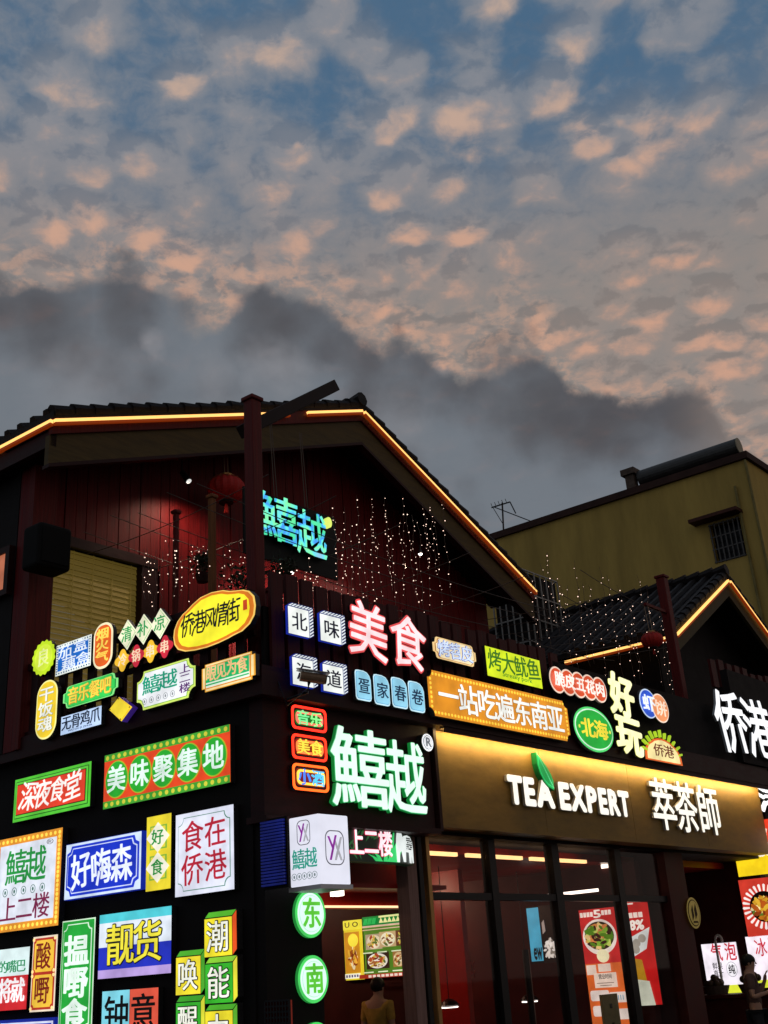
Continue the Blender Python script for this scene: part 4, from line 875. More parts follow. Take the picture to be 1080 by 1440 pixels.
def block_sign(label, x0, y0, x1, y1, front, top, side, ch, ink='#101418', group='stacked block signs on the side wall', edge='#14120e'):
    s = sign(label, PW, [(x0, y0), (x1, y0-7), (x1, y1-6), (x0, y1)], .13, group, 'block_sign')
    hexg = [(0, 0), (.86, 0), (1, .12), (1, 1), (.14, 1), (0, .86)]
    s.body(s.poly(hexg), .12); s.layer('outline', s.poly(hexg), lit(edge, .3)); s.y += 0
    k = .012
    s.layer('front_face', s.poly([(k, k), (.845, k), (.845, .845), (k, .845)]), lit(front)); s.y += .004
    s.layer('top_face', s.poly([(.03, .87), (.85, .87), (.975, .985), (.15, .985)]), lit(top)); s.y += .004
    s.layer('side_face', s.poly([(.87, .02), (.985, .13), (.985, .965), (.87, .85)]), lit(side))
    s.text(ch, .09, .10, .77, .76, lit('#14140c', .3), .08, keep=True, name='lettering_edge'); s.text(ch, .09, .10, .77, .76, lit('#f3f4e6', 1.05), .006, t=.012)
block_sign('yellow block sign with green top and orange side, topmost of the stack', 287, 1284, 333, 1348, '#f0df2c', '#52b02a', '#e0501c', '潮')
block_sign('green block sign with yellow side beneath the topmost yellow block', 288, 1348, 334, 1414, '#35b02a', '#86c834', '#e6dc3a', '能')
block_sign('yellow block sign at the bottom of the right hand stack', 288, 1415, 334, 1480, '#ecdc2e', '#4aa82a', '#5cb02e', '力')
block_sign('yellow block sign with green top, upper one of the left hand stack', 247, 1339, 288, 1402, '#efdc30', '#4aa82c', '#4aa02a', '唤')
block_sign('green block sign below the yellow one in the left hand stack', 247, 1403, 288, 1468, '#34aa2c', '#3c9a2a', '#d8d838', '醒')

# ------------------------------------------------------------------ signs, shop front, upper row
PF = PR(-.235); PB = PR(-.06); GF = 'lit signs along the front terrace edge'; GB = 'white block signs with hatched edges'
def hatch_block(label, x0, y0, x1, y1, ch):
    s = sign(label, PF, [(x0, y0), (x1, y0+(x1-x0)*.24), (x1, y1), (x0, y1-(x1-x0)*.24)], .06, GB, 'block_sign')
    hexg = [(0, 0), (.83, 0), (1, .10), (1, 1), (.17, 1), (0, .88)]
    s.body(s.poly(hexg), .12, lit('#1c2fa8', .8)); s.layer('outline', s.poly(hexg), lit('#1a2a7a', .7))
    s.layer('front_face', s.poly([(.02, .02), (.81, .02), (.81, .86), (.02, .86)]), lit('#eef3ee', 1.05)); s.y += .004
    s.layer('top_face', s.poly([(.04, .895), (.82, .895), (.965, .98), (.19, .98)]), lit('#e4ecf0')); s.y += .004
    s.layer('side_face', s.poly([(.845, .03), (.985, .115), (.985, .955), (.845, .87)]), lit('#e4ecf0'))
    hs = []
    for k in range(6): a = .10+.125*k; hs.append(s.poly([(a, .895), (a+.05, .895), (a+.185, .98), (a+.135, .98)]))
    for k in range(8): b = .06+.10*k; hs.append(s.poly([(.845, b), (.985, b+.10), (.985, b+.148), (.845, b+.048)]))
    s.layer('hatch_line', hs, lit('#16246a', .5)); s.text(ch, .13, .16, .72, .70, lit('#101a3a', .4), .012)
hatch_block('white block sign with hatched edges, nearest the tall corner post in the top row', 405, 846, 441, 899, '北')
hatch_block('white block sign with hatched edges, right one of the top row beside the pink characters', 450, 857, 486, 909, '味')
hatch_block('white block sign with hatched edges, left of the lower row behind the camera', 411, 917, 447, 970, '海')
hatch_block('white block sign with hatched edges, right of the lower row beside the arch signs', 454, 927, 489, 979, '道')

def cutout(label, quad, ch, edge, face, b0=.075, b1=.022, pl=PF, dep=.11, group=None, name='character_sign', shear=0., t=.012, mid=None, s1=1.15, rot=0.):
    s = sign(label, pl, quad, dep, group, name); s.y = -.02
    s.text(ch, 0, 0, 1, 1, CASE, b0, t=dep*.6-.03, name='casing', shear=shear, gap=0, rot=rot); s.text(ch, 0, 0, 1, 1, lit(edge), b0, t=.006, name='glow_edge', shear=shear, gap=0, rot=rot)
    s.text(ch, 0, 0, 1, 1, lit(face, s1), b1, t=t, name='face', shear=shear, gap=0, rot=rot); return s
cutout('big pink white cut out character with red glowing edge, higher of the pair', [(493, 846), (543, 857), (543, 932), (493, 921)], '美', '#dd4a4c', '#f7dcdf', .085, .008, group='pink cut out characters', rot=-4)
cutout('big pink white cut out character with red glowing edge, lower right of the pair', [(551, 864), (597, 876), (597, 946), (551, 934)], '食', '#dd4a4c', '#f7dcdf', .085, .008, group='pink cut out characters', rot=-4)
ARC = [(0, 0.1), (.06, .02), (.15, 0), (.85, 0), (.95, .03), (1, .12), (1, .72), (.93, .86), (.78, .96), (.55, 1), (.2, 1), (.05, .98), (0, .9)]
for (cx, cy, ch, lb) in ((511, 964, '疍', 'light blue arch sign nearest the hatched white blocks'), (537, 970.5, '家', 'light blue arch sign, second from the hatched white blocks'), (562, 974.5, '春', 'light blue arch sign under the lower pink character'), (586, 980, '卷', 'light blue arch sign beside the orange banner')):
    s = sign(lb, PF, [(cx-11, cy-24), (cx+11, cy-18), (cx+11.5, cy+24), (cx-10.5, cy+18)], .09, 'light blue arch signs'); s.body(s.poly(ARC), .08); s.layer('rim', s.poly(ARC), lit('#c4e8f4')); s.layer('line', s.inset_poly(s.poly(ARC), .91), lit('#3a88b4')); s.layer('panel', s.inset_poly(s.poly(ARC), .88), lit('#8fd0ea'))
    s.text(ch, .14, .22, .86, .72, lit('#123a5e', .6), .016)

s = sign('small cream bracket framed sign with blue white jagged characters above the orange banner', PF, [(608, 893), (669, 910), (671, 941), (609, 922)], .09, GF)
s.body(s.poly(brk), .08); s.layer('frame', s.inset_poly(s.poly(brk), .985), lit('#edc98a')); s.layer('frame_line', s.inset_poly(s.poly(brk), .9), lit('#a8743a')); s.layer('panel', s.inset_poly(s.poly(brk), .86), lit('#f1e0b4'))
s.text('烤苕皮', .10, .14, .90, .86, lit('#2f55b0'), .09, keep=True, jit=.03, name='lettering_edge'); s.text('烤苕皮', .10, .14, .90, .86, lit('#d4e2f6'), .02, t=.01, jit=.03)

s = sign('lime yellow sign with green characters above the orange banner', PF, [(682, 906), (759, 930), (764, 970), (686, 949)], .09, GF)
s.body(s.rect(), .08); s.layer('face', s.rect(.004), lit('#d3e81e')); s.text('烤大鱿鱼', .03, .22, .97, .92, lit('#3d7a1e', .8), .014, jit=.03); s.text('Streaky pork', .26, .05, .80, .26, lit('#3f8a2a', .8), .0, latin=True, name='small_lettering', t=.003)

s = sign('long orange banner sign with dotted edge, notched ends and white characters', PF, [(601, 940), (794, 986), (807, 1046), (604, 1003)], .12, GF)
s.body(s.rnd(0, .09, 5, True), .11); s.layer('face', s.rnd(.004, .09, 5, True), lit('#d98a1c', 1.02))
n = 46; mb = MB()
for k in range(n):
    for b in (.045, s.h-.045): mb.extrude(s.ell(n=8, c=((.035+.93*k/(n-1)-.5)*s.w, b), r=(.018, .018)), s.y-.004, s.y-.0005)
for k in range(7):
    for a in (-1, 1): mb.extrude(s.ell(n=8, c=(a*(s.w/2-.05), s.h*(.2+.1*k)), r=(.018, .018)), s.y-.004, s.y-.0005)
mb.build('dot_border', lit('#f4c83e', 1.2), s.o, world=False)
s.text('一站吃遍东南亚', .06, .16, .95, .80, lit('#9a6a24', .7), .05, keep=True, name='lettering_edge'); s.text('一站吃遍东南亚', .06, .16, .95, .80, lit('#eef0ea', 1.1), .024, t=.012)

s = sign('row of five overlapping red orange discs with white rims and white characters', PF, [(772, 937), (849, 953), (852, 989), (775, 974)], .09, GF)
cs = [((.135+.183*k-.5)*s.w, s.h*.5) for k in range(5)]; s.y = -s.depth+.01
for c in cs: s.plate('casing', s.ell(c=c, r=(s.w*.135, s.h*.5)), -s.depth+.01, 0, CASE)
for k, c in enumerate(cs): s.layer('white_rim', s.ell(c=c, r=(s.w*.134, s.h*.495)), lit('#f0d4c0')); s.layer('red_disc', s.ell(c=c, r=(s.w*.117, s.h*.435)), lit('#cf4a22'))
s.text('脆皮五花肉', .045, .24, .96, .76, lit('#fbeee4', 1.1), .034, gap=.12)

s = sign('green oval sign with white ring and yellow characters right of the orange banner', PF, bb(835, 1026, 27, 31), .10, GF)
s.body(s.ell(), .09); s.layer('rim', s.ell(.003), lit('#49d06a')); s.layer('white_ring', s.ell(.03), lit('#d4f2dc')); s.layer('panel', s.ell(.048), lit('#14a838'))
s.text('北海', .17, .30, .83, .70, lit('#f0d83a', 1.1), .045, gap=.04); s.layer('dot', [s.ell(n=10, c=(a*s.w*.385, s.h*.5), r=(.02, .024)) for a in (-1, 1)], lit('#e8e85a'))

cutout('cream yellow cut out character above another beside the green oval', [(858, 947), (889, 957), (891, 1012), (860, 1002)], '好', '#c8c84a', '#fbf8c0', .11, .075, group='cream cut out characters', rot=-4)
cutout('cream yellow cut out character below the other beside the green oval', [(867, 1005), (900, 1013), (902, 1064), (870, 1057)], '玩', '#c8c84a', '#fbf8c0', .11, .075, group='cream cut out characters', rot=-4)

s = sign('pair of overlapping oval badges, one blue and one peach, above the sunrise sign', PF, [(900, 968), (939, 975), (940, 1017), (901, 1011)], .09, GF)
c0, c1 = (-.20*s.w, s.h*.53), (.20*s.w, s.h*.47); s.y = -s.depth+.01
for c in (c0, c1): s.plate('casing', s.ell(c=c, r=(s.w*.30, s.h*.47)), -s.depth+.01, 0, CASE)
s.layer('white_rim', [s.ell(c=c0, r=(s.w*.298, s.h*.465))], lit('#c8dcf4')); s.layer('blue_disc', s.ell(c=c0, r=(s.w*.27, s.h*.425)), lit('#1c50c8')); s.layer('peach_rim', s.ell(c=c1, r=(s.w*.298, s.h*.465)), lit('#f6dcc8')); s.layer('peach_disc', s.ell(c=c1, r=(s.w*.27, s.h*.425)), lit('#e8925e'))
s.text('虾', .08, .28, .52, .78, lit('#eaf2fb', 1.1), .03, keep=True); s.text('饼', .50, .22, .92, .70, lit('#f8dcc4', 1.1), .02)

s = sign('half round orange sunrise sign with green rays, rightmost of the front row', PF, [(905, 1027), (957, 1040), (958, 1077), (906, 1066)], .09, GF)
hp = [(0, 0), (1, 0), (.99, .25), (.95, .45), (.88, .60), (.80, .68), (.72, .78), (.6, .84), (.5, .86), (.4, .84), (.28, .78), (.20, .68), (.12, .60), (.05, .45), (.01, .25)]
s.body(s.poly(hp), .08); s.layer('rim', s.poly(hp), lit('#dd5f1e')); s.layer('panel', [((x)*.88, .02+z*.86) for x, z in s.poly(hp)], lit('#f6e4a0'))
mb = MB()
for k in range(11):
    a = math.radians(20+14*k); r0, r1 = .90, 1.12+.06*(k % 2); c = np.array((0, s.h*.05)); u_ = np.array((math.cos(a)*s.w*.5, math.sin(a)*s.h*.95)); t_ = np.array((-u_[1], u_[0])); t_ = t_/np.linalg.norm(t_)*.014
    mb.extrude([tuple(c+u_*r0-t_), tuple(c+u_*r1-t_), tuple(c+u_*r1+t_), tuple(c+u_*r0+t_)], -.06, -.02)
mb.build('sun_ray', lit('#a8cc2a'), s.o, world=False)
s.text('侨港', .24, .18, .78, .62, lit('#7a2a1a', .6), .012)

# ------------------------------------------------------------------ signs, shop front, panel with the big mark
GN = 'neon framed signs stacked on the dark panel'
def neon(label, quad, txt, edge, fill, inks, edge2=None):
    s = sign(label, PB, quad, .09, GN, 'neon_sign')
    s.body(s.rnd(0, .05), .06); r = .022
    def ring(i, m, name):
        p = s.rnd(i, .05); q = s.rnd(i+r, .04); mb = MB(); n_ = len(p)
        for k in range(n_): j = (k+1) % n_; mb.extrude([p[k], p[j], q[j], q[k]], s.y-.012, s.y-.0005)
        mb.build(name, m, s.o, world=False)
    ring(.0, lit(edge, 2.6, .05), 'neon_tube'); s.layer('panel', s.rnd(.045, .035), lit(fill)); ring(.055, lit(edge2 or edge, 1.6, .05), 'inner_tube')
    n_ = len(txt)
    for k, ch in enumerate(txt): s.text(ch, .13+.38*k, .2, .49+.38*k, .8, lit(inks[k], 1.15), .012, t=.014, keep=True)
neon('red neon framed sign with green field and green characters, top of the stack', [(410, 990), (458, 999), (460, 1032), (411, 1023)], '音乐', '#ff2a1a', '#0c6a18', ('#7df09a', '#8cf48e'), '#f06a5a')
neon('red neon framed sign with yellow characters, middle of the stack', [(410, 1031), (459, 1038), (460, 1073), (412, 1065)], '美食', '#ff2e18', '#8a1408', ('#ffe14a', '#ffe14a'), '#ff7a3a')
neon('orange and yellow neon framed sign with blue characters, bottom of the stack', [(411, 1072), (461, 1079), (463, 1116), (413, 1109)], '小酒', '#ff5a1a', '#7a1608', ('#4a8cff', '#56c8ff'), '#ffc84a')

s = sign('huge mint white glowing channel letters on the dark panel under the terrace', PB, [(474, 1022), (602, 1042), (600, 1148), (474, 1134)], .22, None, 'channel_letter_sign')
s.y = -.03
for ch, a0, a1, b0, b1 in (('鱚', .0, .57, .03, 1.), ('越', .58, 1., .0, .93)):
    s.y = -.03; lo = s.text(ch, a0, b0, a1, b1, principled('green_return', (.02, .25, .08), .4, 0, .1, 5., (1, 1, 1), 0, lin('#1fae4a'), .35), .036, t=.045, name='letter_return', gap=0)
    s.text(ch, a0, b0, a1, b1, lit('#58c084', 1.0), .037, t=.004, name='letter_edge', gap=0); s.text(ch, a0, b0, a1, b1, lit('#e2fbec', 1.1, .05), .018, t=.008, name='letter_face', gap=0)
s2 = sign('small round white registered mark at the upper right of the mint letters', PB, bb(602, 1044, 8, 12.5), .16, None, 'round_mark')
s2.y = -.02; s2.plate('casing', s2.ell(), -s2.depth+.01, 0, CASE); s2.y = -s2.depth+.01; s2.layer('face', s2.ell(.003), lit('#f2f4f6', 1.1)); s2.layer('ring', s2.ell(.022), lit('#8a9098', .8)); s2.layer('panel', s2.ell(.03), lit('#eef0f4')); s2.text('R', .30, .26, .74, .76, lit('#70767e', .8), .02, latin=True)

# fascia letters
PFA = PR(-.02)
IVORY = lit('#f4efe2', 1.15, .03); RET = principled('ivory_return', (.55, .50, .42), .5, 0, .05, 5.)
def chan(s, ch, a0, b0, a1, b1, bold, latin=False, name='letter', dep=.04):
    s.y = -.015; o_ = s.text(ch, a0, b0, a1, b1, RET, bold, t=dep, name=name, gap=0, latin=latin); s.text(ch, a0, b0, a1, b1, IVORY, bold, t=.004, name='letter_face', gap=0, latin=latin, parent=o_)
s = sign('ivory latin channel letters with a green leaf on the bronze fascia', PFA, [(713, 1086), (886, 1114), (887, 1153), (717, 1126)], .11, None, 'channel_letter_sign')
xs = [0, .105, .205, .345, .395, .475, .597, .708, .80, .90, 1.0]
for ch, a0, a1 in (('T', .0, .108), ('E', .118, .20), ('A', .208, .345), ('E', .388, .475), ('X', .48, .605), ('P', .615, .705), ('E', .72, .795), ('R', .808, .903), ('T', .90, 1.)):
    chan(s, ch, a0, 0, a1, .98, .058, True)
s = sign('upright glossy green leaf emblem standing over the latin letters', PFA, [(755, 1057), (778, 1062), (778, 1112), (757, 1108)], .14, None, 'leaf_sign')
lf = [(.05, 1.), (.30, .86), (.60, .66), (.85, .45), (.98, .25), (.95, .0), (.62, .08), (.36, .22), (.16, .42), (.03, .68)]
s.body(s.poly(lf), .11, principled('leaf_return', (.01, .2, .05), .4)); s.layer('leaf_face', s.inset_poly(s.poly(lf), .97), lit('#12a048', 1.05)); s.layer('leaf_rim', s.inset_poly(s.poly(lf), .84), lit('#3fc878', .95)); s.layer('leaf_blade', s.inset_poly(s.poly(lf), .76), lit('#0f9444')); s.layer('vein', s.poly([(.08, .93), (.13, .9), (.93, .06), (.88, .05)]), lit('#66dc94', .9))
s = sign('three ivory rounded channel characters at the right end of the bronze fascia', PFA, [(916, 1096), (1011, 1110), (1013, 1179), (920, 1162)], .11, None, 'channel_letter_sign')
for ch, a0, a1 in (('萃', 0, .32), ('茶', .33, .64), ('師', .68, 1.)): chan(s, ch, a0, 0, a1, 1, .026)
# the light strip that washes the fascia sits under the beam
WARM = lit('#ffdc98', 60., .05)
o = empty('fascia_light_strip', W(7., -.16, 4.22), 0, 'warm hidden light strip under the beam washing the top of the bronze fascia', 'light strip')
MB().prism(2.66, 11.36, -.186, -.180, 4.200, 4.234).build('glow_strip', WARM, o); MB().prism(2.64, 11.38, -.19, -.13, 4.235, 4.249).build('aluminium_channel', GREY_METAL, o); MB().prism(2.64, 11.38, -.205, -.19, 4.185, 4.249).build('front_lip', DARK_TRIM, o)

# corner lightbox
bx = PR(-.55); bu1, bzt = bx.sz(489, 1148); bu0, bzb = bx.sz(451, 1243); _, bz1 = bx.sz(450, 1144)
q0 = PS(bu0).sz(406, 1160)[0]; bv1 = -q0; bv0 = -.55
zt, zb = bz1, bzb
o = empty('cube_lightbox', W((bu0+bu1)/2, (bv0+bv1)/2, zb), 0, 'white box shaped lightbox sticking out from the corner, purple mark on each side', 'sign')
fm = MB(); fm.prism(bu0, bu1, bv0, bv1, zb, zt); bevel(fm.build('box_body', lit('#dfe0ee', 1.0, .06), o), .012)
m = MB(); m.prism(bu0-.012, bu1+.012, bv0-.012, bv1+.012, zb-.04, zb); m.build('base_plate', WHITE_CASE, o); m = MB(); m.prism((bu0+bu1)/2, (bu0+bu1)/2+.1, bv1, .0, zt-.3, zt-.2); m.build('bracket', BLACK_METAL, o)
def yx_logo(S, cx, cz, w_, h_):
    p = S.rnd(0, .3*w_, 5, False, (cx-w_/2, cx+w_/2, cz-h_/2, cz+h_/2)); n_ = len(p); c_ = np.array((cx, cz)); mb = MB()
    for k in range(n_):
        j = (k+1) % n_; mb.extrude([p[k], p[j], tuple(c_+(np.array(p[j])-c_)*.94), tuple(c_+(np.array(p[k])-c_)*.94)], S.y-.004, S.y)
    mb.build('logo_frame', lit('#6a6a72', .6), S.o, world=False)
    def stroke(pts, wd, m_, nm, dy=0.):
        mb = MB()
        for (x0, z0), (x1, z1) in pts: mb.extrude([(cx+(x0-wd)*w_, cz+z0*h_), (cx+(x0+wd)*w_, cz+z0*h_), (cx+(x1+wd)*w_, cz+z1*h_), (cx+(x1-wd)*w_, cz+z1*h_)], S.y-.004-dy, S.y-dy)
        mb.build(nm, m_, S.o, world=False)
    stroke([((.02, -.36), (.36, .32)), ((.34, -.36), (.0, .22))], .055, lit('#b4b4bc', .8), 'logo_grey_stroke'); stroke([((-.26, -.36), (.06, .36)), ((-.34, .32), (-.10, -.04))], .05, lit('#8a2a98', .9), 'logo_purple_stroke', .004)
class Face:                                             # adapter so the drawing helpers work on a face of the box
    def __init__(s, o, w_, h_): s.o, s.w, s.h, s.y = o, w_, h_, 0.
    rnd = Sign.rnd; ell = Sign.ell; text = Sign.text; layer = Sign.layer; poly = Sign.poly
rf = Face(empty('right_face', (0, 0, 0)), bu1-bu0, zt-zb); rf.o.parent = o; rf.o.location = Vector(tuple(W((bu0+bu1)/2, bv0, zb)-W((bu0+bu1)/2, (bv0+bv1)/2, zb))); rf.o.rotation_euler = (0, 0, PR().rz()); rf.o.name = 'front_artwork'
rf.y = -.002; yx_logo(rf, 0, rf.h*.52, rf.w*.62, rf.h*.50)
lf_ = Face(empty('left_face', (0, 0, 0)), bv1-bv0, zt-zb); lf_.o.parent = o; lf_.o.location = Vector(tuple(W(bu0, (bv0+bv1)/2, zb)-W((bu0+bu1)/2, (bv0+bv1)/2, zb))); lf_.o.rotation_euler = (0, 0, PS().rz()); lf_.o.name = 'side_artwork'
lf_.y = -.002; yx_logo(lf_, 0, lf_.h*.76, lf_.w*.44, lf_.h*.36)
lf_.text('鱚越', .10, .24, .92, .52, lit('#2a9a86', .9), .01, gap=.04); rings(lf_, .16, .84, .14, .032, lit('#8a9a9c', .7))

# curved illuminated band below the mark
cu0 = PR(-.02).sz(487, 1170)[0]; cu1 = PR(.0).sz(592, 1190)[0]; zt2, zb2 = PR(.0).sz(540, 1163)[1], PR(.0).sz(540, 1213)[1]
o = empty('curved_sign_band', W((cu0+cu1)/2, .1, zb2), PR().rz(), 'curved black sign band with pink white characters, green leaves and a white elephant', 'sign', None)
cw, chh = cu1-cu0, zt2-zb2
class Bent(Face):
    def bend(s, ob):
        for v in ob.data.vertices:
            t = v.co.x/(s.w/2); v.co.y += .12*max(0, t)**2.2
        ob.data.update(); return ob
bs = Bent(o, cw, chh)
mb = MB()
for k in range(24): a0, a1 = (-.5+k/24)*cw, (-.5+(k+1)/24)*cw; mb.box(a0, a1, -.1, .02, 0, chh)
bs.bend(mb.build('band_body', lit('#06160c', .8), o, world=False)); bs.y = -.1
rn2 = random.Random(3); mb = MB()
for k in range(26):                                      # palm leaf strokes
    a = rn2.uniform(.0, .62); b = rn2.uniform(-.1, .7); L = rn2.uniform(.25, .5); ang = rn2.uniform(.3, 1.2)*rn2.choice((-1, 1)); p = np.array(((a-.5)*cw, max(.02, b*chh))); d_ = np.array((math.sin(ang), math.cos(ang)))*L*chh; t_ = np.array((-d_[1], d_[0]))*.09
    q = [p-t_*.2, p+d_*.4-t_, p+d_, p+d_*.4+t_]; q = [(min(max(x, -cw/2), cw/2), min(max(z, .01), chh-.01)) for x, z in q]; mb.extrude(q, -.104, -.1)
bs.bend(mb.build('palm_leaf_art', lit('#2c6a3a', .55), o, world=False)); bs.y = -.105
mb = MB()
for k, (a, hgt, ln) in enumerate(((.44, .3, -.1), (.5, .42, .06), (.55, .35, .12), (.60, .95, .05), (.635, .8, .1), (.58, .62, -.04), (.68, .4, .08), (.40, .22, -.12))):
    x = (a-.5)*cw; mb.extrude([(x-.05*cw*.5, .01), (x+.05*cw*.5, .01), (x+ln*cw*.3+.02, hgt*chh*.6), (x+ln*cw, hgt*chh), (x+ln*cw*.3-.03, hgt*chh*.6)], -.109, -.104)
bs.bend(mb.build('leaf_art', lit('#35c86a', 1.0), o, world=False)); bs.y = -.11
bs.bend(bs.text('上二楼', .04, .16, .60, .92, lit('#d8305a', 1.2), .07, name='lettering_edge', keep=True, gap=.1)); bs.bend(bs.text('上二楼', .04, .16, .60, .92, lit('#f6e4ea', 1.2), .03, t=.012, gap=.1))
el = [(.66, .03), (.70, .03), (.71, .30), (.74, .36), (.77, .05), (.81, .05), (.82, .34), (.88, .34), (.885, .04), (.93, .04), (.935, .30), (.955, .05), (.985, .06), (.985, .45), (.97, .68), (.92, .80), (.86, .83), (.80, .80), (.77, .76), (.755, .86), (.73, .95), (.70, .97), (.68, .88), (.665, .70), (.655, .45)]
bs.y = -.112; bs.bend(bs.layer('elephant_art', bs.poly(el), lit('#e8f0ee', 1.0))); 
mb = MB(); rn2 = random.Random(9)
for i in range(7):
    for j in range(6):
        if rn2.random() < .75: x, z = (.835+.018*i-.5)*cw, (.42+.06*j)*chh; mb.extrude([(x, z), (x+.011*cw, z), (x+.011*cw, z+.04*chh), (x, z+.04*chh)], bs.y-.004, bs.y)
bs.bend(mb.build('elephant_blanket_art', lit('#20282a', .5), o, world=False))

# round signs down the corner pillar
GR = 'round green rimmed signs down the corner pillar'
for cx, cy, ch, lb in ((437, 1285, '东', 'round white sign with green rim and green character, just under the white box'), (441, 1377, '南', 'round white sign with green rim and green character, second below the white box'), (446, 1471, '亚', 'round white sign with green rim cut by the bottom photo edge')):
    s = sign(lb, PR(-.005), bb(cx, cy, 21.5, 34), .07, GR, 'round_sign'); s.body(s.ell(), .13, principled('green_rim', (.02, .22, .05), .4, 0, .1, 6., (1, 1, 1), 0, lin('#2fae4a'), .5)); s.layer('rim', s.ell(.002), lit('#48d060')); s.layer('panel', s.ell(.030), lit('#dffaf0', 1.05, .06)); s.layer('green_line', s.ell(.05), lit('#a8eac0')); s.layer('disc', s.ell(.056), lit('#defaf2', 1.05, .06))
    s.text(ch, .2, .2, .8, .8, lit('#5fd03a', .95), .05)

# coloured neon letters on the terrace
s = sign('iridescent blue green and magenta neon letters hanging on the gable wall behind the post', PR(1.6), [(362, 694), (459, 718), (459, 786), (362, 764)], .12, None, 'neon_letter_sign')
s.y = 0; mb = MB(); mb.box(-s.w*.62, s.w*.72, .01, .04, -s.h*.25, s.h*1.05); mb.build('backing_board', principled('black_board', (.008, .008, .008), .6), s.o, world=False)
def iris():
    m = bpy.data.materials.new('iridescent_neon'); m.use_nodes = True; nt = m.node_tree; b_ = nt.nodes['Principled BSDF']; tc = nt.nodes.new('ShaderNodeTexCoord'); no = nt.nodes.new('ShaderNodeTexNoise'); no.inputs['Scale'].default_value = 3.2; no.inputs['Detail'].default_value = 2.
    rp = nt.nodes.new('ShaderNodeValToRGB'); el_ = rp.color_ramp.elements
    for p_, c_ in ((.40, '#46d8a0'), (.46, '#3f8cf0'), (.51, '#56dce0'), (.57, '#7df0a0'), (.66, '#62d8e8')): e_ = el_.new(p_); e_.color = (*lin(c_), 1)
    el_[0].color = (*lin('#8af07a'), 1); el_[-1].color = (*lin('#c83ab0'), 1)
    nt.links.new(tc.outputs['Object'], no.inputs['Vector']); nt.links.new(no.outputs[0], rp.inputs[0]); nt.links.new(rp.outputs[0], b_.inputs['Emission Color']); b_.inputs['Emission Strength'].default_value = 1.25; b_.inputs['Base Color'].default_value = (.02, .02, .02, 1); return m
IR = iris()
for ch, a0, a1, b0, b1 in (('鱚', .0, .56, .10, 1.), ('越', .57, .98, .0, .9)):
    s.y = -.02; s.text(ch, a0, b0, a1, b1, CASE, .02, t=.05, name='letter_return', gap=0); s.text(ch, a0, b0, a1, b1, IR, .014, t=.008, name='letter_face', gap=0)
s.y = -.02; s.layer('round_mark', s.ell(c=(s.w*.545, s.h*.84), r=(.055, .075)), lit('#d8e86a', 1.1), t=.06)
mb = MB()
for a in (-.2, .25): mb.tube([(a*s.w, -.0, s.h*1.05), (a*s.w-.05, .0, s.h*1.05+1.1)], .008, 4); mb.tube([(a*s.w+.05, -.0, s.h*1.05), (a*s.w-.02, .0, s.h*1.05+1.1)], .008, 4)
mb.build('hanging_wire', WIRE, s.o, world=False)

# brush characters on the neighbour
PN = PR(-.235)
s = sign('huge white brush characters at the right edge above the bronze fascia', PN, [(1009, 978), (1084, 987), (1090, 1068), (1014, 1056)], .14, None, 'channel_letter_sign')
for k, ch in enumerate('侨港'):
    s.y = -.03; s.text(ch, .5*k, 0, .5*k+.47, 1, principled('pale_return', (.3, .34, .36), .4, 0, .1, 5.), .03, t=.04, name='letter_return', gap=-.05, shear=-.12, jit=.06); s.text(ch, .5*k, 0, .5*k+.47, 1, lit('#f4f5f8', 1.15, .03), .029, t=.006, name='letter_face', gap=-.05, shear=-.12, jit=.06)
s = sign('white cut off brush character on the lower dark band at the right edge', PR(.08), [(1066, 1106), (1108, 1112), (1110, 1146), (1068, 1140)], .12, None, 'character_sign')
s.y = -.02; s.text('港', 0, 0, 1, 1, CASE, .06, t=.04, name='letter_return', gap=0, jit=.08); s.text('港', 0, 0, 1, 1, lit('#f4f5f8', 1.25, .03), .058, t=.006, name='letter_face', gap=0, jit=.08)

# ------------------------------------------------------------------ inside the shops
def wallsign(label, u, quad, depth=.05, cat='menu board', group=None, name='menu_board', out=0.):
    pl = PS(u, .01+out); return sign(label, pl, quad, depth, group, name, cat)
FOOD = ['#c8a06a', '#a8642e', '#e8d49a', '#7a3a1e', '#d8b84a', '#5a6a2a', '#f0e0c0', '#b84a22']
def food(s, cx, cz, rx, rz, seed, name='dish_picture', n=34, plate='#e9e2d4', bg=None, pal=FOOD):
    rn = random.Random(seed)
    if plate: s.layer('plate_picture', s.ell(c=(cx, cz), r=(rx, rz)), lit(plate, .9), t=.003)
    mbs = {}
    for k in range(n):
        a, r = rn.uniform(0, 6.28), math.sqrt(rn.random())*.74; c = (cx+rx*r*math.cos(a), cz+rz*r*math.sin(a)); q = rn.uniform(.12, .26); th = rn.uniform(0, 3.14)
        p = [(c[0]+rx*q*(math.cos(t)*math.cos(th)*1.5-math.sin(t)*math.sin(th)*.7), c[1]+rz*q*(math.cos(t)*math.sin(th)*1.5+math.sin(t)*math.cos(th)*.7)) for t in [6.28*j/7 for j in range(7)]]
        mbs.setdefault(rn.choice(pal), []).append(p)
    for j, (h, ps) in enumerate(mbs.items()): s.layer(name, ps, lit(h, .85), t=.0015)
s = wallsign('green lit menu board with dish photos and a zigzag leaf header inside the doorway', 3.31, [(509, 1291), (576, 1282), (580, 1371), (514, 1377)])
